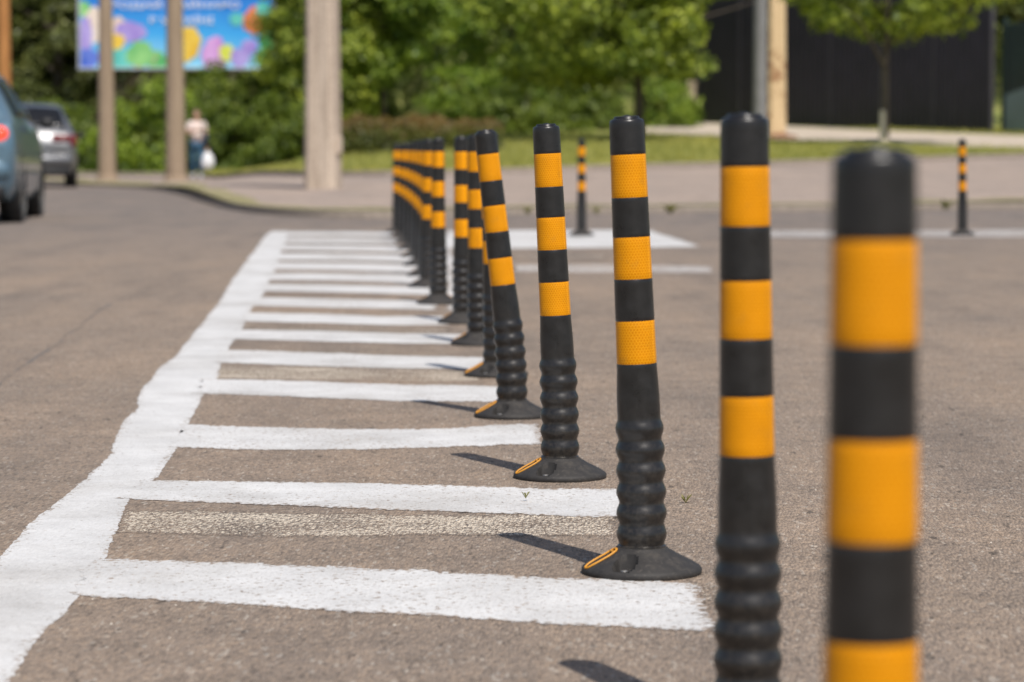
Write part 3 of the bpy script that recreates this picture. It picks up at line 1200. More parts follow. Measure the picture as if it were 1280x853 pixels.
for bx, by, tx, lab in ((727, 295, 727, 'small distant bollard standing on the white painted block'), (1203, 294.5, 1202.5, 'small distant bollard on the thin white line at the far right')):
    p = at(bx, by)
    top = at_depth(tx, 170, p.y)
    make_bollard(p + Vector((0, 0, 0.005)), math.atan2(top.x - p.x, 0.6), -0.8, False, lab, 'bollards standing across the road').scale = (1.04, 1.04, 1.04)


# ------------------------------------------------------------------ vegetation
def rand_dirs(n, rng):
    v = rng.normal(size=(n, 3))
    return v / np.linalg.norm(v, axis=1, keepdims=True)


def leaf_quads(P, out, size, rng, up=0.5, spread=0.9, aspect=0.62):
    """diamond-ish leaves at P with normals leaning outward/up"""
    n = len(P)
    nrm = out * 0.6 + np.array([0, 0, up]) + rng.normal(size=(n, 3)) * spread * 0.6
    nrm /= np.linalg.norm(nrm, axis=1, keepdims=True)
    t = np.cross(nrm, rand_dirs(n, rng))
    t /= np.linalg.norm(t, axis=1, keepdims=True) + 1e-9
    b = np.cross(nrm, t)
    s = size * rng.uniform(0.65, 1.3, (n, 1))
    droop = nrm * s * 0.18
    q = np.stack([P - t * s * 0.5 - droop, P - b * s * 0.5 * aspect + t * s * 0.08, P + t * s * 0.5 - droop, P + b * s * 0.5 * aspect + t * s * 0.08], 1)
    return q


def crown_quads(R, n_clump, leaves, size, seed, clump_r=(0.28, 0.68), shell=0.55, flat_bottom=None):
    rng = np.random.default_rng(seed)
    Q = []
    for k in range(n_clump):
        d = rand_dirs(1, rng)[0]
        rr = lerp(shell, 1.0, rng.random() ** 0.6)
        lump = 1.0 + 0.18 * math.sin(3 * d[0] + seed) + 0.14 * math.sin(5 * d[1] + 2 * d[2] + seed * 1.7)
        c = d * rr * np.array(R) * lump
        if flat_bottom is not None and c[2] < -R[2] * flat_bottom:
            c[2] = -R[2] * flat_bottom + rng.normal() * 0.15
        cr = rng.uniform(*clump_r)
        m = int(leaves * (cr / (0.5 * (clump_r[0] + clump_r[1]))) ** 2)
        dd = rand_dirs(m, rng)
        rad = rng.random((m, 1)) ** 0.45
        P = c + dd * rad * cr * np.array([1.15, 1.15, 0.72])
        Q.append(leaf_quads(P, dd * 0.7 + d * 0.5, size, rng))
    return np.concatenate(Q)


def limbs(mb, base_z, top_z, r0, R, seed, n=7, crown_z=None):
    rng = random.Random(seed)
    pts = []
    for k in range(6):
        t = k / 5
        pts.append((rng.uniform(-0.06, 0.06) * t * 2, rng.uniform(-0.06, 0.06) * t * 2, lerp(base_z, top_z, t)))
    mb.tube(pts, [r0 * 1.35, r0 * 1.02, r0 * 0.9, r0 * 0.75, r0 * 0.5, r0 * 0.2], 10)
    for k in range(n):
        a = 2 * PI * k / n + rng.uniform(-0.4, 0.4)
        z = lerp(base_z, top_z, rng.uniform(0.35, 0.85))
        L = R * rng.uniform(0.55, 0.9)
        p0 = Vector((0, 0, z))
        p1 = Vector((math.cos(a) * L * 0.5, math.sin(a) * L * 0.5, z + L * 0.35))
        p2 = Vector((math.cos(a) * L, math.sin(a) * L, z + L * 0.5))
        mb.tube([p0, p1, p2], [r0 * 0.42, r0 * 0.25, r0 * 0.08], 7)


CROWNS = {}


def crown_mesh(key, **kw):
    if key not in CROWNS:
        CROWNS[key] = crown_quads(**kw)
    return CROWNS[key]


TREES = 0


def tree(px, Y, R, cz, trunk_r, leaf, label, seed, clumps=120, leaves=110, size=0.17, cx=None, bark='bark', name='deciduous_tree', top=None, base_y=None, whitewash=False, group=None, flat=None, shell=0.5, limb_n=7):
    X = (px - 640) * Y / FPX
    z0 = terrain(X, Y) - 0.02
    root = empty(name, (X, Y, z0))
    tag(root, label, 'tree', group)
    mb = MB()
    limbs(mb, 0.0, top or (cz + R[2] * 0.5), trunk_r, max(R[0], R[1]), seed, limb_n)
    tr = mb.build('trunk', M[bark], root, True)
    if whitewash:
        w = MB()
        w.lathe([(trunk_r * 1.42, 0.0), (trunk_r * 1.30, 0.2), (trunk_r * 1.14, 0.80), (trunk_r * 1.10, 0.84)], 12)
        w.build('whitewash', M['lime'], tr, True, 40)
    q = crown_quads(R, clumps, leaves, size, seed, flat_bottom=flat, shell=shell)
    q = q + np.array([cx or 0.0, 0.0, cz])
    quads_mesh('crown', q, M[leaf], root)
    return root


def bush(px, Y, R, leaf, label, seed, clumps=60, leaves=90, size=0.14, cat='bush', name='bush', group=None, dz=0.0):
    X = (px - 640) * Y / FPX
    z0 = terrain(X, Y) - 0.03 + dz
    root = empty(name, (X, Y, z0))
    tag(root, label, cat, group)
    q = crown_quads((R[0], R[1], R[2]), clumps, leaves, size, seed, (0.25, 0.5), 0.35)
    q[:, :, 2] = np.abs(q[:, :, 2] + R[2] * 0.35)
    quads_mesh('foliage', q, M[leaf], root)
    mb = MB()
    rng = random.Random(seed)
    for k in range(7):
        a = rng.uniform(0, 2 * PI)
        mb.tube([(0.08 * math.cos(a), 0.08 * math.sin(a), 0), (R[0] * 0.35 * math.cos(a), R[1] * 0.35 * math.sin(a), R[2] * 0.5), (R[0] * 0.6 * math.cos(a), R[1] * 0.6 * math.sin(a), R[2] * 1.0)], [0.03, 0.02, 0.008], 6)
    mb.build('stems', M['bark'], root, True)
    return root


BG = 'trees standing behind the road'
tree(798, 66, (3.35, 2.7, 2.75), 3.65, 0.11, 'leaf_linden', 'broad bright green tree with low crown and thin dark trunk on the lawn', 21, 215, 110, 0.16, cx=-0.85, flat=0.70, group=BG, shell=0.35)
tree(1104, 62.5, (3.05, 1.5, 1.55), 3.92, 0.085, 'leaf_linden', 'young tree with whitewashed trunk foot in front of the black fence', 33, 95, 105, 0.17, cx=0.30, whitewash=True, flat=0.85, group=BG, shell=0.5)
tree(480, 80, (2.6, 2.4, 3.4), 4.6, 0.10, 'leaf_bright', 'bright green tree behind the reddish hedge', 41, 190, 110, 0.17, group=BG, shell=0.35)
tree(548, 90, (2.6, 2.6, 2.4), 7.6, 0.16, 'leaf_mid', 'tall tree with a bare pale trunk showing above the hedge', 52, 150, 110, 0.19, bark='bark_pale', group=BG)
tree(398, 79, (1.5, 1.8, 3.3), 3.2, 0.11, 'leaf_linden', 'leafy tree whose branches cover the right end of the billboard', 63, 190, 110, 0.16, group=BG, shell=0.3)
tree(425, 92, (2.8, 2.4, 3.6), 4.4, 0.14, 'leaf_mid', 'dense green tree right behind the thick concrete pole', 71, 170, 110, 0.19, group=BG)
tree(640, 88, (2.9, 2.6, 3.3), 5.2, 0.14, 'leaf_bright', 'light green tree between the hedge and the broad low tree', 84, 180, 110, 0.18, group=BG)
tree(10, 100, (3.6, 3.0, 4.6), 5.0, 0.2, 'leaf_dark', 'dark olive tree behind the rusty pole', 91, 190, 110, 0.21, group=BG)
tree(75, 97, (3.2, 3.0, 4.4), 4.8, 0.2, 'leaf_dark', 'dark olive tree to the left of the billboard, above the grey car', 102, 190, 110, 0.21, group=BG)
tree(178, 101, (3.4, 3.0, 4.4), 5.2, 0.2, 'leaf_mid', 'shady tree behind the left half of the billboard', 113, 180, 110, 0.21, group=BG)
tree(290, 103, (3.4, 3.0, 4.6), 5.2, 0.2, 'leaf_mid', 'shady tree behind the right half of the billboard', 124, 180, 110, 0.21, group=BG)
tree(735, 100, (3.4, 3.0, 4.2), 5.6, 0.2, 'leaf_mid', 'tree rising behind the broad low tree', 135, 170, 110, 0.2, group=BG)
tree(868, 98, (3.4, 3.0, 4.0), 6.2, 0.2, 'leaf_mid', 'tree rising behind the left end of the black fence', 146, 170, 110, 0.2, group=BG)
tree(1000, 96, (3.5, 3.0, 3.6), 7.2, 0.2, 'leaf_dark', 'dark tree above the black fence beside the tan pole', 157, 170, 110, 0.2, group=BG)
tree(1150, 95, (3.5, 3.0, 3.6), 7.2, 0.2, 'leaf_dark', 'dark tree above the right half of the black fence', 168, 170, 110, 0.2, group=BG)
tree(1290, 93, (3.3, 3.0, 4.2), 5.6, 0.2, 'leaf_dark', 'dark tree behind the dark green gate', 179, 170, 110, 0.2, group=BG)
BU = 'bushes at the foot of the trees'
bush(178, 83, (1.75, 1.3, 2.0), 'leaf_bright', 'bright green bush under the billboard between two slim poles', 201, 90, 100, 0.15, group=BU)
bush(95, 86, (1.6, 1.3, 1.8), 'leaf_mid', 'green bush behind the grey car', 212, 80, 100, 0.15, group=BU)
bush(292, 80, (1.5, 1.2, 2.1), 'leaf_mid', 'dark green bush behind the person with the white bag', 223, 80, 100, 0.15, group=BU)
bush(362, 77, (1.2, 1.1, 1.6), 'leaf_mid', 'green bush left of the thick concrete pole', 234, 70, 100, 0.15, group=BU)
bush(240, 88, (1.6, 1.3, 2.3), 'leaf_mid', 'tall green bush behind the second slim pole', 245, 80, 100, 0.15, group=BU)
bush(655, 74, (1.5, 1.1, 1.25), 'leaf_mid', 'shaded green bush behind the lawn, left of the dark trunk', 256, 70, 100, 0.13, group=BU)
bush(725, 80, (1.6, 1.2, 1.5), 'leaf_mid', 'shaded bush beside the dark trunk of the broad low tree', 267, 70, 100, 0.14, group=BU)
bush(830, 82, (1.0, 1.0, 1.5), 'leaf_bright', 'light bush between the dark trunk and the pale gatepost', 278, 60, 100, 0.13, group=BU)
bush(595, 76, (1.3, 1.1, 1.6), 'leaf_bright', 'bright bush at the right end of the reddish hedge', 289, 70, 100, 0.14, group=BU)
bush(30, 92, (2.2, 1.4, 2.2), 'leaf_dark', 'dark bush behind the blue car', 290, 80, 100, 0.16, group=BU)
bush(176, 93, (1.2, 0.9, 2.9), 'leaf_dry', 'greyish brown twiggy bush under the middle of the billboard', 301, 60, 90, 0.14, group=BU)


# clipped reddish hedge
def hedge():
    p0, p1 = at_terrain(425, 201), at_terrain(592, 198)
    root = empty('hedge', ((p0.x + p1.x) / 2, (p0.y + p1.y) / 2 + 0.9, terrain((p0.x + p1.x) / 2, p0.y)))
    tag(root, 'clipped reddish brown hedge with rounded top behind the far bollards', 'hedge')
    rng = np.random.default_rng(5)
    hl = (p1.x - p0.x) / 2 + 0.55
    n = 15000
    u = rng.uniform(-1, 1, n)
    a = rng.uniform(0, PI, n)
    prof = 1 - 0.22 * np.abs(u) ** 3 + 0.06 * np.sin(u * 9) + 0.05 * np.sin(u * 23)
    rad = rng.uniform(0.80, 1.03, n)
    P = np.stack([u * hl, -0.75 * np.cos(a) * rad, 0.0 + 0.72 * np.sin(a) ** 0.6 * rad * prof], 1)
    out = np.stack([np.zeros(n), -np.cos(a), np.sin(a)], 1)
    q = leaf_quads(P, out, 0.075, rng)
    topm = (P[:, 2] > 0.5 + 0.12 * rng.normal(size=n))
    quads_mesh('clipped_top', q[topm], M['hedge_red'], root)
    quads_mesh('hedge_side', q[~topm], M['hedge_green'], root)
    mb = MB()
    for k in range(26):
        x = lerp(-hl + 0.1, hl - 0.1, k / 25)
        mb.tube([(x, 0, 0), (x + rng.uniform(-.08, .08), rng.uniform(-.2, .2), 0.35), (x + rng.uniform(-.15, .15), rng.uniform(-.35, .35), 0.65)], [0.022, 0.015, 0.006], 5)
    # woody core of dead leaves that stops light going straight through
    q2 = leaf_quads(np.stack([rng.uniform(-hl, hl, 3500), rng.uniform(-0.45, 0.45, 3500), rng.uniform(0.02, 0.6, 3500)], 1), rand_dirs(3500, rng), 0.12, rng)
    st = mb.build('stems', M['bark'], root, True)
    quads_mesh('inner_leaves', q2, M['leaf_dry'], root)


hedge()


# far wood that closes the view
def far_wood():
    rng = np.random.default_rng(77)
    n = 3300
    Q = []
    for k in range(n):
        Y = rng.uniform(108, 132)
        X = rng.uniform(-58, 72)
        z = terrain(X, Y) + rng.uniform(0, 1) ** 0.8 * 12.0
        m = 36
        dd = rand_dirs(m, rng)
        P = np.array([X, Y, z]) + dd * rng.random((m, 1)) ** 0.4 * rng.uniform(0.8, 1.6)
        Q.append(leaf_quads(P, dd, 0.42, rng))
    o = quads_mesh('woods', np.concatenate(Q), M['leaf_dark'])
    tag(o, 'dark far wood closing the view behind the trees', 'woods', kind='stuff')


far_wood()


def grass_blades():
    rng = np.random.default_rng(3)
    Q = []
    n = 60000
    x = rng.uniform(-8, 14, n)
    f = rng.random(n)
    V = []
    for i in range(n):
        xx = x[i]
        y0 = rear_y(xx) + 0.16
        yv = y0 + f[i] ** 1.3 * 24
        z = terrain(xx, yv) + 0.03
        # keep off the footpath
        V.append((xx, yv, z))
    P = np.array(V)
    keep = np.ones(n, bool)
    pax = np.array([p.x for p in PA]); pay = np.array([p.y for p in PA])
    pby = np.array([p.y for p in PB]); pbx = np.array([p.x for p in PB])
    for i in range(n):
        if P[i, 0] > pbx[0] - 0.3:
            ya_ = np.interp(P[i, 0], pax, pay); yb_ = np.interp(P[i, 0], pbx, pby)
            if ya_ - 0.1 < P[i, 1] < yb_ + 0.1:
                keep[i] = False
    P = P[keep]
    n = len(P)
    h = rng.uniform(0.05, 0.14, n)
    a = rng.uniform(0, 2 * PI, n)
    w = 0.012
    dx, dy = np.cos(a) * w, np.sin(a) * w
    lx, ly = rng.normal(0, 0.04, n), rng.normal(0, 0.04, n)
    q = np.zeros((n, 4, 3))
    q[:, 0] = P + np.stack([-dx, -dy, np.zeros(n)], 1)
    q[:, 1] = P + np.stack([dx, dy, np.zeros(n)], 1)
    q[:, 2] = P + np.stack([lx + dx * 0.3, ly + dy * 0.3, h], 1)
    q[:, 3] = P + np.stack([lx - dx * 0.3, ly - dy * 0.3, h], 1)
    tag(quads_mesh('grass', q, M['blade']), 'short yellowish green grass on the bank', 'grass', kind='stuff')


grass_blades()


def weed(p, h, n, label, seed):
    rng = random.Random(seed)
    V, F = [], []
    for k in range(n):
        a = rng.uniform(0, 2 * PI)
        L = h * rng.uniform(0.5, 1.0)
        out = rng.uniform(0.3, 1.0) * L
        w = 0.12 * L
        c, s = math.cos(a), math.sin(a)
        b = len(V)
        V += [(-s * w * .4, c * w * .4, 0), (s * w * .4, -c * w * .4, 0), (c * out * .6 + s * w, s * out * .6 - c * w, L * .75), (c * out, s * out, L * 0.9), (c * out * .6 - s * w, s * out * .6 + c * w, L * .75)]
        F += [(b, b + 1, b + 2, b + 3, b + 4)]
    o = mesh('weed', V, F, M['weed'])
    o.location = p
    return tag(o, label, 'weed', 'weeds growing in cracks')


weed(at(657, 627) + Vector((0, 0, 0.006)), 0.016, 8, 'tiny weed growing through the second white stripe', 1)
weed(at(857, 629), 0.020, 11, 'small weed on bare asphalt right of the bollard with the whole foot', 2)
weed(at(838, 268), 0.13, 22, 'weed tuft at the kerb right behind the bollard at the stripe end', 3)
weed(at(1182, 263), 0.15, 26, 'weed tuft at the kerb left of the far right bollard', 4)
weed(at(746, 268), 0.09, 18, 'weed tuft at the kerb close to the distant bollard on the painted block', 6)
weed(at(660, 268.5), 0.11, 18, 'weed tuft at the kerb behind the sharp honeycomb bollard', 7)


def chips():
    rng = np.random.default_rng(9)
    V, F = [], []
    spots = [(845, 433), (848, 446), (640, 650), (493, 782), (790, 810), (1015, 683), (1228, 690)]
    P = [at(*s) for s in spots]
    R = [0.004, 0.003, 0.003, 0.0035, 0.002, 0.003, 0.003]
    for k in range(420):
        Y = rng.uniform(3.6, 13)
        X = rng.uniform(-0.19 * Y, 0.19 * Y)
        P.append(Vector((X, Y, 0)))
        R.append(float(rng.uniform(0.0010, 0.0026)))
    for p, r in zip(P, R):
        b = len(V)
        rot = rng.uniform(0, PI)
        for k in range(5):
            a = rot + 2 * PI * k / 5
            rr = r * rng.uniform(0.7, 1.3)
            V.append((p.x + rr * math.cos(a), p.y + rr * math.sin(a), 0.0))
        V.append((p.x, p.y, r * rng.uniform(0.6, 1.1)))
        for k in range(5):
            F.append((b + k, b + (k + 1) % 5, b + 5))
    tag(mesh('gravel', V, F, M['stone_chip']), 'scattered stone chips on the asphalt', 'gravel', kind='stuff')


chips()


# ------------------------------------------------------------------ poles
def round_pole(p, r0, r1, h, mat, name, label, group=None, ridge=False, n=14):
    root = empty(name, p)
    tag(root, label, 'pole', group)
    mb = MB()
    prof = [(r0, -0.1)] + [(lerp(r0, r1, k / 8), h * k / 8) for k in range(9)] + [(r1 * 0.5, h + 0.03)]
    mb.lathe(prof, n)
    mb.build('shaft', mat, root, True, 40)
    c = MB()
    c.lathe([(r0 * 1.25, -0.1), (r0 * 1.22, 0.05), (r0 * 1.06, 0.12)], n)
    c.build('footing', mat, root, True, 40)
    # crossarm near the top
    a = MB()
    a.bevbox((0, -r1 - 0.05, h - 0.5), (1.5, 0.09, 0.11), 0.015)
    a.build('crossarm', M['steel'], root)
    return root


def box_pole(p, w0, w1, d0, d1, h, rz, mat, name, label, group=None):
    """pre-cast pole of rectangular section with chamfered edges and a sunk panel"""
    root = empty(name, p, rz)
    tag(root, label, 'pole', group)
    V, F = [], []
    zs = [-0.1, 0.0, 0.5, 1.2, 2.5, 4.0, 6.0, h]
    for z in zs:
        t = max(0, z) / h
        w, d = lerp(w0, w1, t) / 2, lerp(d0, d1, t) / 2
        b = 0.30 * w
        g = 0.35 * w
        V += [(-w + b, -d, z), (-g, -d, z), (-g + 0.02, -d + 0.008, z), (g - 0.02, -d + 0.008, z), (g, -d, z), (w - b, -d, z), (w, -d + b, z), (w, d - b, z), (w - b, d, z), (-w + b, d, z), (-w, d - b, z), (-w, -d + b, z)]
    n = 12
    for i in range(len(zs) - 1):
        for j in range(n):
            k = (j + 1) % n
            F.append((i * n + j, i * n + k, i * n + n + k, i * n + n + j))
    F.append(tuple((len(zs) - 1) * n + j for j in range(n)))
    mesh('shaft', V, F, mat, root)
    a = MB()
    a.bevbox((0, -d1 / 2 - 0.05, h - 0.5), (1.5, 0.09, 0.11), 0.015)
    a.build('crossarm', M['steel'], root)
    return root


p = at_terrain(404, 236)
s = FPX / p.y
main_pole = box_pole(p, 41 / s, 24 / s, 38 / s, 22 / s, 8.5, math.radians(-16), M['conc'], 'concrete_pole', 'thick pale concrete pole on the pavement, nearest of the poles')
bx = MB()
bx.bevbox((19 / s, 0, 0.60), (0.10, 0.16, 0.24), 0.012)
bx.build('junction_box', M['conc'], main_pole)
p = at_terrain(134, 226)
s = FPX / p.y
round_pole(p, 11.5 / s, 5.5 / s, 8.0, M['conc_brown'], 'lamp_pole', 'slim brownish concrete pole left of the billboard middle, beside the grey car')
p = at_terrain(220, 227)
s = FPX / p.y
round_pole(p, 13 / s, 7.5 / s, 8.0, M['conc_brown'], 'lamp_pole', 'slim brownish concrete pole beside the person with the white bag')
p = at_depth(7, 210, 86)
p.z = terrain(p.x, p.y)
s = FPX / p.y
round_pole(p, 9 / s, 6.5 / s, 9.0, M['rustpole'], 'steel_pole', 'rusty orange pole rising behind the blue car')
p = at_terrain(969, 176)
s = FPX / p.y
tan = box_pole(p, 24 / s, 15 / s, 22 / s, 14 / s, 9.0, math.radians(12), M['conc_tan'], 'concrete_pole', 'tan pole with rust coloured stains in front of the black fence')
hp = MB()
hp.ball((0.10, -0.28, 0.0), (0.46, 0.3, 0.16), 14, 8)
rg_ = random.Random(8)
hp.v = [(x + rg_.uniform(-.03, .03), y + rg_.uniform(-.03, .03), z + rg_.uniform(-.02, .03)) for x, y, z in hp.v]
heap = hp.build('soil_heap', simple('red_brown_soil', (0.22, 0.10, 0.055), 0.95, 0.3, 9), None, True)
heap.location = p
tag(heap, 'small heap of red brown soil at the foot of the tan pole', 'soil heap')
p2 = at_terrain(949.5, 177)
s = FPX / p2.y
round_pole(p2, 9 / s, 7 / s, 9.0, M['steel'], 'steel_pole', 'grey metal pole standing close against the tan stained pole')


# ------------------------------------------------------------------ fence, gatepost and gate
def fence():
    a, b = at_terrain(872, 155), at_terrain(1238, 169)
    d = (b - a)
    L = math.hypot(d.x, d.y)
    ang = math.atan2(d.y, d.x)
    root = empty('metal_fence', a, ang)
    tag(root, 'tall black corrugated metal fence behind the footpath', 'fence')
    np_ = 6
    for k in range(np_):
        x0, x1 = L * k / np_ + 0.035, L * (k + 1) / np_ - 0.035
        n = 40
        V, F = [], []
        for j in range(n + 1):
            x = lerp(x0, x1, j / n)
            y = -0.022 if (j // 2) % 2 else 0.0
            z0 = lerp(0, b.z - a.z, x / L)
            V += [(x, y, z0 + 0.05), (x, y, z0 + 3.9), (x, y + 0.01, z0 + 3.9), (x, y + 0.01, z0 + 0.05)]
        for j in range(n):
            q = j * 4
            F += [(q, q + 4, q + 5, q + 1), (q + 1, q + 5, q + 6, q + 2), (q + 2, q + 6, q + 7, q + 3)]
        mesh('fence_panel', V, F, M['fence'], root)
    for k in range(np_ + 1):
        x = L * k / np_
        z0 = lerp(0, b.z - a.z, x / L)
        m = MB()
        m.bevbox((x, 0.03, z0 + 1.97), (0.065, 0.12, 4.1), 0.008)
        m.build('post', M['fence_frame'], root)
    r = MB()
    for zz in (0.35, 3.5):
        r.bevbox((L / 2, 0.045, zz + (b.z - a.z) / 2), (L, 0.03, 0.05), 0.005, Matrix.Rotation(-math.atan2(b.z - a.z, L), 3, 'Y'))
    r.build('rail', M['fence'], root)
    # pale masonry gatepost at its left end
    g = at_terrain(862, 154)
    gp = empty('gatepost', g, ang)
    tag(gp, 'pale masonry gatepost at the left end of the black fence', 'gatepost')
    m = MB()
    m.bevbox((0, 0, 0.6), (0.30, 0.3, 1.3), 0.02)
    m.build('pillar', M['fence_post'], gp)
    m = MB()
    m.bevbox((0, 0, 1.29), (0.38, 0.38, 0.09), 0.02)
    m.build('capstone', M['fence_post'], gp)
    # dark green gate at the right end
    e = b + Vector((0.25, -0.15, 0))
    gt = empty('metal_gate', e, ang)
    tag(gt, 'dark green metal gate with blue grey lower panel at the right edge', 'gate')
    m = MB()
    m.bevbox((1.9, 0.1, 1.45), (3.8, 0.08, 2.9), 0.02)
    m.build('gate_leaf', M['gate'], gt)
    m = MB()
    V = [(0.12, 0.03, 0.10), (3.6, 0.03, 0.10), (3.6, 0.03, 1.55), (1.6, 0.03, 1.32), (0.12, 0.03, 1.04)]
    V2 = [(x, 0.06, z) for x, y, z in V]
    m.add(V + V2, [(0, 1, 2, 3, 4), (9, 8, 7, 6, 5)] + [(i, i + 5, (i + 1) % 5 + 5, (i + 1) % 5) for i in range(5)])
    m.build('lower_panel', M['gate_panel'], gt)
    for x in (0.0, 3.85):
        m = MB()
        m.bevbox((x, 0.1, 1.5), (0.14, 0.14, 3.1), 0.015)
        m.build('post', M['gate'], gt)


fence()


# ------------------------------------------------------------------ billboard
def billboard():
    Y = 90.0
    tl, br = at_depth(98, -40, Y), at_depth(343, 86, Y)
    W, Hh = br.x - tl.x, tl.z - br.z
    cx = (tl.x + br.x) / 2
    zb = br.z
    root = empty('billboard', (cx, Y, terrain(cx, Y)))
    tag(root, 'large bright blue advertising billboard with colourful flowers among the trees', 'billboard')
    z0 = zb - terrain(cx, Y)
    m = MB()
    m.bevbox((0, 0.14, z0 + Hh / 2), (W, 0.22, Hh), 0.02)
    m.build('panel', M['steel'], root)
    mt, nt, b = new_mat('poster_sky')
    co = obj_coord(nt)
    s = N(nt, 'ShaderNodeSeparateXYZ')
    nt.links.new(co, s.inputs[0])
    mr = N(nt, 'ShaderNodeMapRange')
    nt.links.new(s.outputs[2], mr.inputs[0])
    mr.inputs[1].default_value = z0
    mr.inputs[2].default_value = z0 + Hh * 0.75
    wob = math_(nt, 'ADD', mr.outputs[0], math_(nt, 'MULTIPLY_ADD', noise(nt, co, 0.7, 2.0), 0.35, -0.17))
    nt.links.new(ramp(nt, wob, [(0.0, (0.30, 0.66, 0.85)), (0.45, (0.05, 0.38, 0.82)), (0.9, (0.02, 0.20, 0.66))]), b.inputs['Base Color'])
    b.inputs['Roughness'].default_value = 0.45
    V = [(-W / 2 + 0.03, 0.024, z0 + 0.03), (W / 2 - 0.03, 0.024, z0 + 0.03), (W / 2 - 0.03, 0.024, z0 + Hh - 0.03), (-W / 2 + 0.03, 0.024, z0 + Hh - 0.03)]
    poster = mesh('poster', V, [(0, 1, 2, 3)], mt, root)
    # printed shapes, each a thin layer of the poster
    sc = W / 245.0

    def blob(px, py, rx, ry, mat, depth, seed, rag=0.12, n=40):
        x, z = (px - 98) * sc - W / 2, z0 + (86 - py) * sc
        rng = random.Random(seed)
        V = [(x, 0.024 - depth, z)]
        ph = [rng.uniform(0, 6.28) for _ in range(3)]
        for k in range(n):
            a = 2 * PI * k / n
            r = 1 + rag * (0.5 * math.sin(3 * a + ph[0]) + 0.35 * math.sin(7 * a + ph[1]) + 0.3 * math.sin(11 * a + ph[2]))
            V.append((max(-W / 2 + 0.04, min(W / 2 - 0.04, x + rx * sc * r * math.cos(a))), 0.024 - depth, max(z0 + 0.04, z + ry * sc * r * math.sin(a))))
        mesh('printed_flower', V, [(0, 1 + k, 1 + (k + 1) % n) for k in range(n)], mat, poster)
    cols = {
        'lilac': flat_mat('print_lilac', (0.30, 0.20, 0.62), (0.50, 0.42, 0.78)),
        'blue': flat_mat('print_blue', (0.05, 0.12, 0.55), (0.22, 0.30, 0.80)),
        'cream': flat_mat('print_cream', (0.72, 0.52, 0.42), (0.85, 0.78, 0.72)),
        'yellow': flat_mat('print_yellow', (0.75, 0.45, 0.04), (0.88, 0.68, 0.12)),
        'green': flat_mat('print_green', (0.06, 0.38, 0.12), (0.30, 0.62, 0.22)),
        'teal': flat_mat('print_teal', (0.05, 0.42, 0.38), (0.22, 0.68, 0.62)),
        'pink': flat_mat('print_pink', (0.55, 0.24, 0.62), (0.75, 0.45, 0.80)),
        'lime': flat_mat('print_lime', (0.60, 0.65, 0.05), (0.78, 0.80, 0.22)),
        'red': flat_mat('print_red', (0.60, 0.10, 0.05), (0.82, 0.25, 0.10)),
        'brown': flat_mat('print_brown', (0.45, 0.28, 0.18), (0.60, 0.42, 0.28)),
    }
    items = [(104, 12, 10, 10, 'green'), (120, 32, 18, 22, 'cream'), (106, 44, 9, 22, 'lilac'), (108, 74, 14, 14, 'blue'), (148, 38, 14, 16, 'cream'), (162, 40, 20, 13, 'lilac'), (142, 52, 14, 10, 'yellow'), (152, 74, 18, 12, 'teal'), (175, 68, 18, 16, 'green'), (172, 76, 8, 10, 'brown'), (196, 76, 12, 12, 'green'), (188, 72, 6, 9, 'brown'), (232, 54, 19, 22, 'yellow'), (268, 68, 16, 22, 'pink'), (283, 66, 9, 11, 'lime'), (300, 72, 12, 12, 'lilac'), (312, 58, 10, 9, 'lilac'), (296, 24, 9, 8, 'teal'), (320, 26, 16, 18, 'red'), (334, 50, 11, 12, 'green'), (330, 12, 10, 10, 'teal'), (330, 72, 12, 12, 'green')]
    for i, (x, y, rx, ry, c) in enumerate(items):
        blob(x, y, rx, ry, cols[c], 0.004 + 0.0022 * (i % 9) + 0.0004 * i, 40 + i)
    white = simple('print_white', (0.80, 0.80, 0.85), 0.5, 0.03, 3)

    def text(body, px, py, h, width):
        cu = bpy.data.curves.new('lettering', 'FONT')
        cu.body = body
        cu.align_x = 'CENTER'
        cu.size = 1.0
        cu.offset = 0.012
        cu.extrude = 0.002
        tmp = bpy.data.objects.new('lettering', cu)
        C.objects.link(tmp)
        dg = bpy.context.evaluated_depsgraph_get()
        me = bpy.data.meshes.new_from_object(tmp.evaluated_get(dg))
        bpy.data.objects.remove(tmp)
        xs = [v.co.x for v in me.vertices]
        ysv = [v.co.y for v in me.vertices]
        kx, kz = width * sc / (max(xs) - min(xs)), h * sc / (max(ysv) - min(ysv))
        x0, zz0 = (px - 98) * sc - W / 2, z0 + (86 - py) * sc
        for v in me.vertices:
            x, y, z = v.co
            v.co = (x0 + (x - (max(xs) + min(xs)) / 2) * kx, 0.0 - 0.010 - z, zz0 + (y - min(ysv)) * kz)
        me.materials.clear()
        me.materials.append(white)
        o = bpy.data.objects.new('lettering', me)
        C.objects.link(o)
        o.parent = poster
        return o
    text('ПРОДАЙ САЙНАРО', 212, 12, 12, 176)
    text('В УКРАЇНІ', 227, 30, 11, 80)
    m = MB()
    m.tube([(0.0, 0.45, -0.1), (0.0, 0.45, z0 + Hh - 0.4)], [0.17, 0.15], 16)
    m.build('mast', M['steel'], root, True, 40)
    f = MB()
    for zz in (z0, z0 + Hh):
        f.bevbox((0, 0.08, zz), (W + 0.1, 0.34, 0.07), 0.012)
    for x in (-W / 2, W / 2):
        f.bevbox((x, 0.08, z0 + Hh / 2), (0.07, 0.335, Hh + 0.06), 0.012)
    f.build('frame', simple('frame_grey', (0.4, 0.42, 0.45), 0.5, 0.1, 3), root)


billboard()


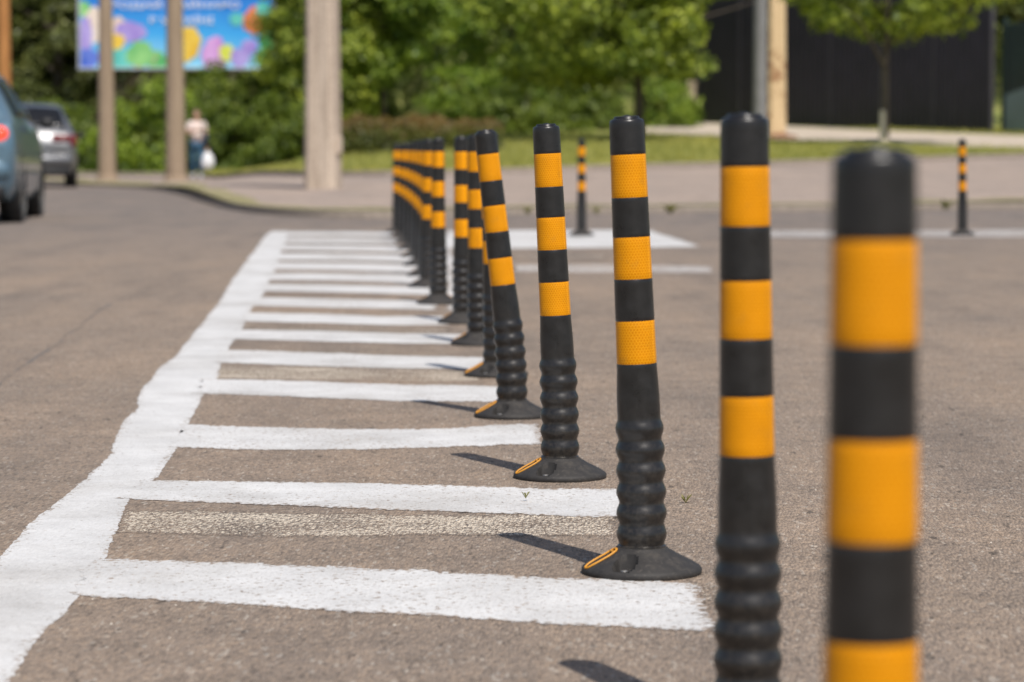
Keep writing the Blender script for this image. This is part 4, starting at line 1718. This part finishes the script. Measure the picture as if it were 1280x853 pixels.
# ------------------------------------------------------------------ cars
def catmull(xs, ys, x):
    i = int(np.clip(np.searchsorted(xs, x) - 1, 0, len(xs) - 2))
    # monotone-ish cubic
    def slope(k):
        if k == 0:
            return (ys[1] - ys[0]) / (xs[1] - xs[0])
        if k == len(xs) - 1:
            return (ys[-1] - ys[-2]) / (xs[-1] - xs[-2])
        a = (ys[k] - ys[k - 1]) / (xs[k] - xs[k - 1])
        b = (ys[k + 1] - ys[k]) / (xs[k + 1] - xs[k])
        return 0.0 if a * b <= 0 else 2 * a * b / (a + b)
    h = xs[i + 1] - xs[i]
    t = (x - xs[i]) / h
    m0, m1 = slope(i) * h, slope(i + 1) * h
    return (2 * t ** 3 - 3 * t ** 2 + 1) * ys[i] + (t ** 3 - 2 * t ** 2 + t) * m0 + (-2 * t ** 3 + 3 * t ** 2) * ys[i + 1] + (t ** 3 - t ** 2) * m1


def make_car(loc, rz, paint, lamp, label, st, wheel_r, wb, zk=1.0, round_lamp=False, sticker=False, plate=True):
    """st: stations from the rear (x=0) forward: x, half width, sill, belt, top, half width of roof. Local +Y is forward, so the tail faces -Y."""
    root = empty('parked_car' if False else 'car', loc, rz)
    tag(root, label, 'car')
    S = np.array(st)
    xs = S[:, 0]

    def section(x):
        hw, zs, zb, zt, wt = [catmull(xs, S[:, k], x) for k in range(1, 6)]
        zs, zb, zt = zs * zk, zb * zk, zt * zk
        half = [(hw * 0.90, zs), (hw * 0.975, zs + 0.10), (hw, lerp(zs, zb, 0.50)), (hw * 0.992, lerp(zs, zb, 0.78)), (hw * 0.955, zb), (lerp(hw * 0.94, wt, 0.5), lerp(zb, zt, 0.48)), (wt, max(zb + 0.002, zt - 0.07)), (wt * 0.86, max(zb + 0.004, zt - 0.022)), (wt * 0.45, zt), (0, zt + 0.008)]
        return half

    def pt(x, k):
        """k 0..18 across the section, right to left"""
        h = section(x)
        full = h + [(-a, b) for a, b in reversed(h[:-1])]
        i = int(min(max(k, 0), 17.999))
        t = k - i
        a, b = full[i], full[min(i + 1, 18)]
        return Vector((lerp(a[0], b[0], t), x, lerp(a[1], b[1], t)))

    L = xs[-1]
    nx = 64
    us = [L * (k / nx) for k in range(nx + 1)]
    V, F = [], []
    for x in us:
        for k in range(19):
            V.append(pt(x, k))
    for i in range(nx):
        for k in range(18):
            a = i * 19 + k
            F.append((a, a + 1, a + 20, a + 19))
    F.append(tuple(range(19)))
    F.append(tuple(nx * 19 + k for k in range(18, -1, -1)))
    # floor
    for i in range(nx):
        F.append((i * 19, (i + 1) * 19, (i + 1) * 19 + 18, i * 19 + 18))
    body = mesh('body', V, F, paint, root, True, 35)

    def patch(name, x0, x1, k0, k1, mat, off=0.008, nu=8, nv=8, parent=None, inset=None):
        V, F = [], []
        for i in range(nu + 1):
            for j in range(nv + 1):
                x, k = lerp(x0, x1, i / nu), lerp(k0, k1, j / nv)
                if inset:
                    x, k = inset(i / nu, j / nv)
                p = pt(x, k)
                e = 0.03
                du = pt(min(L, x + e), k) - pt(max(0, x - e), k)
                dv = pt(x, min(18, k + 0.15)) - pt(x, max(0, k - 0.15))
                nrm = du.cross(dv)
                if nrm.length > 1e-9:
                    nrm.normalize()
                c = p - Vector((0, L / 2, 0.6))
                if nrm.dot(c) < 0:
                    nrm = -nrm
                V.append(p + nrm * off)
        for i in range(nu):
            for j in range(nv):
                a = i * (nv + 1) + j
                F.append((a, a + 1, a + nv + 2, a + nv + 1))
        # rim back to the body
        o = mesh(name, V, F, mat, parent or root, True)
        sol = o.modifiers.new('thickness', 'SOLIDIFY')
        sol.thickness = 0.014
        sol.offset = -1 if True else 0
        return o

    rg = st_glass = None
    # rear window, roof spoiler edge, side windows, windscreen
    g0, g1 = GL['rear']
    patch('rear_window', g0, g1, 6.35, 11.65, M['carglass'], 0.006)
    for k0, k1 in ((4.25, 5.85), (12.15, 13.75)):
        patch('side_window', GL['side'][0], GL['side'][1], k0, k1, M['carglass'], 0.006)
        patch('side_window', GL['side'][1] + 0.07, GL['side'][2], k0, k1, M['carglass'], 0.006)
    patch('windscreen', GL['front'][0], GL['front'][1], 6.3, 11.7, M['carglass'], 0.006)
    for sx in (-1, 1):
        b = MB()
        if round_lamp:
            b.ball((sx * (S[1, 1] - 0.13), 0.055, GL['lamp_z'] * zk), (0.085, 0.075, 0.08), 16, 10)
        else:
            b.bevbox((sx * (S[1, 1] - 0.24), 0.035, GL['lamp_z'] * zk), (0.36, 0.09, 0.13), 0.02)
        b.build('tail_lamp', lamp, root, True, 50)
    if not round_lamp:
        for k0, k1 in ((2.9, 4.0), (14.0, 15.1)):
            patch('lamp_wing', 0.012, GL['lamp'], k0, k1, lamp, 0.014, 8, 6)
    # wheels and arches
    for x in (wb[0], wb[1]):
        for sgn in (1, -1):
            hw = catmull(xs, S[:, 1], x)
            Mx = Matrix.Translation((sgn * (hw * 0.99), x, wheel_r)) @ Matrix.Rotation(sgn * PI / 2, 4, 'Y')
            a = MB()
            a.lathe([(wheel_r * 1.17, -0.12), (wheel_r * 1.17, 0.006), (wheel_r * 1.09, 0.010), (wheel_r * 1.06, -0.10)], 28, Mx)
            a.build('wheel_arch', M['blackplastic'], root, True, 40)
            w = MB()
            Mw = Matrix.Translation((sgn * (hw * 0.99 - 0.02), x, wheel_r)) @ Matrix.Rotation(sgn * PI / 2, 4, 'Y')
            r = wheel_r
            w.lathe([(r * 0.62, -0.19), (r * 0.93, -0.19), (r, -0.16), (r, -0.03), (r * 0.93, 0.005), (r * 0.70, 0.012), (r * 0.66, 0.0)], 28, Mw)
            wh = w.build('wheel', M['tyre'], root, True, 50)
            rm = MB()
            rm.lathe([(r * 0.66, -0.03), (r * 0.64, 0.004), (r * 0.58, 0.0), (r * 0.50, -0.02), (r * 0.16, -0.006), (r * 0.12, 0.012), (0.002, 0.014)], 24, Mw)
            for q in range(5):
                aa = 2 * PI * q / 5
                c = Mw @ Vector((r * 0.36 * math.cos(aa), r * 0.36 * math.sin(aa), 0.0))
                rm.box(c, (0.02, 0.05, r * 0.5), Matrix.Rotation(-sgn * aa + PI / 2, 3, 'X'))
            rm.build('rim', M['rim'], wh, True, 40)
    # rear bumper, lower valance, plate, exhaust
    hw0 = S[0, 1]
    b = MB()
    b.bevbox((0, 0.03, 0.50 * zk), (hw0 * 2.02, 0.16, 0.20 * zk), 0.05)
    b.build('rear_bumper', paint, root, True, 50)
    b = MB()
    b.bevbox((0, 0.07, 0.30 * zk), (hw0 * 1.9, 0.18, 0.18 * zk), 0.04)
    b.build('valance', M['blackplastic'], root, True, 50)
    if plate:
        b = MB()
        b.bevbox((0, -0.062, 0.50 * zk), (0.52, 0.016, 0.11), 0.004)
        b.build('number_plate', M['plate'], root)
    # door mirrors
    for sgn in (1, -1):
        b = MB()
        b.bevbox((sgn * (catmull(xs, S[:, 1], GL['mirror']) + 0.09), GL['mirror'], 0.97 * zk), (0.15, 0.09, 0.11), 0.03)
        b.build('door_mirror', M['blackplastic'], root, True, 60)
    if sticker:
        k = MB()
        c = pt(GL['rear'][0] * 0.45 + GL['rear'][1] * 0.55, 9.2)
        pts = []
        for q in range(24):
            a = 2 * PI * q / 24
            pts.append(c + Vector((0.06 * math.cos(a), -0.035, 0.06 * math.sin(a))))
        k.tube(pts, 0.008, 6, closed=True)
        k.box(c + Vector((0, -0.03, 0)), (0.05, 0.006, 0.018))
        k.build('window_sticker', M['rim'], root)
    return root


GL = dict(rear=(0.17, 0.50), side=(0.75, 1.75, 2.55), front=(2.35, 2.95), lamp=0.20, mirror=2.55, lamp_z=0.84)
HATCH = [(0.0, .78, .34, .74, .76, .70), (.05, .83, .29, .92, .95, .71), (.14, .845, .24, .95, 1.02, .69), (.30, .85, .21, .95, 1.22, .64), (.50, .855, .20, .955, 1.40, .59), (.8, .86, .20, .955, 1.47, .57), (1.6, .86, .20, .945, 1.50, .57), (2.3, .86, .20, .93, 1.43, .56), (2.7, .86, .20, .92, 1.2, .61), (3.05, .85, .20, .90, .98, .70), (3.55, .83, .22, .82, .87, .68), (3.85, .78, .26, .70, .75, .62), (4.0, .70, .34, .58, .62, .52)]
# blue hatchback: right rear corner at the left edge of the picture
Yb = 26.6
make_car((-5.49, Yb, 0.0), math.radians(5.0), M['carblue'], M['lamp_lit'], 'blue grey hatchback with lit red tail lamp, cut by the left edge', HATCH, 0.31, (0.72, 3.2), round_lamp=True)
SUV = [(0.0, .80, .40, .78, .80, .72), (.05, .86, .34, .96, 1.0, .74), (.14, .885, .28, .99, 1.08, .73), (.30, .895, .25, 1.0, 1.27, .68), (.50, .90, .24, 1.0, 1.46, .63), (.8, .90, .24, 1.0, 1.53, .61), (1.7, .90, .24, .99, 1.56, .60), (2.5, .90, .24, .98, 1.48, .59), (2.95, .90, .24, .98, 1.25, .64), (3.3, .89, .24, .97, 1.06, .74), (3.85, .87, .26, .90, .96, .72), (4.2, .82, .32, .78, .84, .66), (4.35, .74, .40, .66, .70, .56)]
GL['lamp_z'] = 0.90
Yg = 52.5
make_car(((36 - 640) * Yg / FPX, Yg, 0.0), math.radians(9), M['cargrey'], M['lamp'], 'grey crossover with round sticker on its dark rear window, farther along the road', SUV, 0.34, (0.8, 3.45), 1.01, sticker=True)


# ------------------------------------------------------------------ person with bags
def skin_mesh(name, joints, edges, radii, mat, parent=None, sub=2):
    me = bpy.data.meshes.new(name)
    me.from_pydata(joints, edges, [])
    o = bpy.data.objects.new(name, me)
    C.objects.link(o)
    o.modifiers.new('skin', 'SKIN')
    sv = me.skin_vertices[0].data if me.skin_vertices else None
    for i, r in enumerate(radii):
        r = r if isinstance(r, tuple) else (r, r)
        sv[i].radius = r
        sv[i].use_root = (i == 0)
    s = o.modifiers.new('smooth', 'SUBSURF')
    s.levels = s.render_levels = sub
    dg = bpy.context.evaluated_depsgraph_get()
    me2 = bpy.data.meshes.new_from_object(o.evaluated_get(dg))
    bpy.data.objects.remove(o)
    me2.materials.clear()
    me2.materials.append(mat)
    me2.polygons.foreach_set('use_smooth', [True] * len(me2.polygons))
    o2 = bpy.data.objects.new(name, me2)
    C.objects.link(o2)
    if parent:
        o2.parent = parent
    return o2


def join_into(o, mb):
    """append the geometry of mb to object o's mesh"""
    import bmesh
    bm = bmesh.new()
    bm.from_mesh(o.data)
    vs = [bm.verts.new(v) for v in mb.v]
    for f in mb.f:
        try:
            bm.faces.new([vs[i] for i in f]).smooth = True
        except ValueError:
            pass
    bm.to_mesh(o.data)
    bm.free()


def person():
    p = at_depth(246, 200, 64.0)
    z = terrain(p.x, p.y) if p.y > rear_y(p.x) else terrain(p.x, p.y)
    root = empty('person', (p.x, p.y, z + 0.03), math.radians(8))
    tag(root, 'person in pale pink top and blue jeans walking beside the slim pole, holding bags', 'person')
    root.scale = (0.9, 0.9, 0.9)
    # faces -Y (towards the road); image right is +X
    J = [(0, 0, .90), (0, .01, 1.05), (0, .02, 1.22), (0, .01, 1.36), (0, -.005, 1.43), (0, -.02, 1.50), (0, -.03, 1.58), (0, -.02, 1.65),
         (.17, .01, 1.36), (.23, .01, 1.12), (.25, -.05, .88), (.252, -.06, .80),
         (-.17, .01, 1.36), (-.23, -.02, 1.12), (-.06, -.20, 1.16), (-.01, -.22, 1.18),
         (.09, 0, .85), (.10, -.06, .48), (.10, .02, .09), (.105, -.11, .035),
         (-.09, 0, .85), (-.095, .03, .48), (-.09, .16, .10), (-.09, .05, .035)]
    E = [(0, 1), (1, 2), (2, 3), (3, 4), (4, 5), (5, 6), (6, 7), (3, 8), (8, 9), (9, 10), (10, 11), (3, 12), (12, 13), (13, 14), (14, 15), (0, 16), (16, 17), (17, 18), (18, 19), (0, 20), (20, 21), (21, 22), (22, 23)]
    Rr = [(.15, .11), (.125, .095), (.14, .10), (.13, .09), (.055, .055), (.06, .065), (.08, .092), (.055, .065),
          .052, .042, .030, .026, .052, .042, .030, .026, .085, .055, .038, .035, .085, .055, .038, .035]
    body = skin_mesh('body', J, E, Rr, M['skin'], root)
    # hands with five fingers each, nose and ears
    mb = MB()
    for c, d, side in (((.252, -.06, .80), Vector((0, -.15, -1)), 1), ((-.01, -.22, 1.18), Vector((.9, -.2, .35)), -1)):
        c = Vector(c)
        d = d.normalized()
        u = d.cross(Vector((0, 1, 0.3))).normalized()
        w = d.cross(u)
        palm = c + d * 0.04
        mb.tube([c - d * 0.01, palm - d * 0.01, palm + d * 0.04], [0.024, 0.036, 0.032], 8)
        for k, L in enumerate((0.055, 0.066, 0.062, 0.048)):
            r = palm + d * 0.035 + u * (k - 1.5) * 0.017
            mb.tube([r, r + d * L * 0.5 + w * 0.008, r + d * L * 0.75 + w * 0.028, r + d * L * 0.7 + w * 0.045], [0.0095, 0.009, 0.008, 0.006], 6)
        r = palm - u * 0.03
        mb.tube([r, r - u * 0.02 + d * 0.02 + w * 0.012, r - u * 0.022 + d * 0.045 + w * 0.028], [0.012, 0.010, 0.007], 6)
    mb.tube([(0, -.115, 1.575), (0, -.135, 1.545), (0, -.118, 1.535)], [0.010, 0.015, 0.010], 6)
    for sx in (-1, 1):
        mb.ball((sx * .082, -.015, 1.56), (.012, .022, .032), 8, 6)
    join_into(body, mb)
    e = MB()
    for sx in (-1, 1):
        e.ball((sx * .030, -.112, 1.585), (.012, .008, .008), 8, 6)
    e.build('eyes', M['eye'], root, True)
    e = MB()
    e.ball((0, -.112, 1.508), (.022, .010, .008), 8, 6)
    e.build('mouth', M['lip'], root, True)
    h = MB()
    h.ball((0, .012, 1.625), (.092, .102, .088), 14, 9)
    h.ball((0, .065, 1.55), (.080, .052, .10), 12, 8)
    h.build('hair', M['hair'], root, True)
    TJ = [(0, .01, .93), (0, .01, 1.06), (0, .02, 1.22), (0, .01, 1.36), (.175, .01, 1.355), (.225, .012, 1.17), (-.175, .01, 1.355), (-.222, -.012, 1.17), (0, 0, 1.405)]
    TE = [(0, 1), (1, 2), (2, 3), (3, 4), (4, 5), (3, 6), (6, 7), (3, 8)]
    skin_mesh('top', TJ, TE, [(.185, .135), (.155, .122), (.165, .125), (.150, .108), .070, .066, .070, .066, (.075, .07)], M['top'], root)
    PJ = [(0, 0, .93), (.092, 0, .84), (.10, -.06, .48), (.10, .02, .10), (-.092, 0, .84), (-.095, .03, .48), (-.09, .155, .11)]
    PE = [(0, 1), (1, 2), (2, 3), (0, 4), (4, 5), (5, 6)]
    skin_mesh('jeans', PJ, PE, [(.165, .122), .108, .078, .062, .108, .078, .062], M['jeans'], root)
    for sx, x, y, y2 in ((1, .10, .03, -.13), (-1, -.09, .16, .02)):
        s = MB()
        s.tube([(x, y + .02, .045), (x, lerp(y, y2, .5), .05), (x * 1.03, y2, .035), (x * 1.04, y2 - .03, .03)], [.042, .048, .040, .02], 10)
        s.build('shoe', M['shoe'], root, True)
    # bags are things of their own
    R = Matrix.Translation(root.location) @ Matrix.Rotation(math.radians(8), 4, 'Z') @ Matrix.Scale(0.9, 4)
    hb = R @ Vector((.265, -.075, .73))
    bag = empty('carrier_bag', (hb.x, hb.y, hb.z - 0.46))
    bag.scale = (0.92, 0.92, 0.92)
    tag(bag, "bulging white plastic carrier bag hanging from the person's hand", 'bag')
    b = MB()
    prof = [(0.02, 0.0), (0.10, 0.01), (0.15, 0.07), (0.165, 0.16), (0.15, 0.26), (0.11, 0.34), (0.06, 0.40), (0.04, 0.42)]
    vs0 = len(b.v)
    b.lathe(prof, 20, Matrix.Diagonal((1, .75, 1, 1)))
    rg = random.Random(4)
    b.v = [(x * (1 + rg.uniform(-.05, .05)), y * (1 + rg.uniform(-.08, .08)), zz + rg.uniform(-.006, .006)) for x, y, zz in b.v]
    b.build('sack', M['whitebag'], bag, True)
    b = MB()
    for sy in (-.02, .02):
        b.tube([(-.04, sy, .40), (-.035, sy * .7, .47), (0, 0, .505), (.035, sy * .7, .47), (.04, sy, .40)], .006, 6)
    b.build('handle', M['whitebag'], bag, True)
    sb = R @ Vector((.21, -.02, .83))
    sh = empty('shoulder_bag', sb, math.radians(8))
    sh.scale = (0.9, 0.9, 0.9)
    tag(sh, "dark navy shoulder bag against the person's hip", 'bag')
    b = MB()
    b.bevbox((0, -.10, .13), (.16, .08, .30), .025)
    b.build('pouch', M['navy'], sh, True, 50)
    b = MB()
    b.tube([(-.05, -.10, .27), (-.06, -.12, .42), (-.05, -.06, .575), (-.05, .05, .58), (-.03, .13, .42), (.02, .09, .25), (.03, -.05, .24)], .011, 6)
    b.build('strap', M['navy'], sh, True)


person()

# ------------------------------------------------------------------ sun, sky, camera
SUN = Vector((0.252, -0.625, 1.0)).normalized()
elev = math.asin(SUN.z)
azim = math.atan2(SUN.x, SUN.y)

w = bpy.data.worlds.new('World')
bpy.context.scene.world = w
w.use_nodes = True
nt = w.node_tree
sky = nt.nodes.new('ShaderNodeTexSky')
sky.sky_type = 'NISHITA'
sky.sun_disc = False
sky.sun_elevation = elev
sky.sun_rotation = azim
sky.air_density = 1.0
sky.dust_density = 1.5
sky.ozone_density = 1.0
nt.links.new(sky.outputs[0], nt.nodes['Background'].inputs[0])
nt.nodes['Background'].inputs[1].default_value = 0.085

L = bpy.data.lights.new('sun', 'SUN')
L.energy = 3.6
L.angle = math.radians(0.53)
L.color = (1.0, 0.95, 0.88)
so = bpy.data.objects.new('sun', L)
C.objects.link(so)
so.rotation_euler = (-SUN).to_track_quat('-Z', 'Y').to_euler()

cam = bpy.data.cameras.new('camera')
cam.sensor_fit = 'HORIZONTAL'
cam.sensor_width = 36.0
cam.lens = FPX * 36.0 / 1280.0
cam.clip_start = 0.05
cam.clip_end = 2000.0
cam.dof.use_dof = True
cam.dof.focus_distance = FPX / 665.0
cam.dof.aperture_fstop = (cam.lens / 1000.0) / 0.018
cam.dof.aperture_blades = 0
co = bpy.data.objects.new('camera', cam)
C.objects.link(co)
co.location = (0, 0, HC)
co.rotation_euler = (PI / 2 - PITCH, 0, 0)
sc = bpy.context.scene
sc.camera = co
sc.view_settings.view_transform = 'Standard'
sc.view_settings.look = 'None'
sc.view_settings.gamma = 1.0
sc.view_settings.use_curve_mapping = False
sc.view_settings.exposure = 0.36
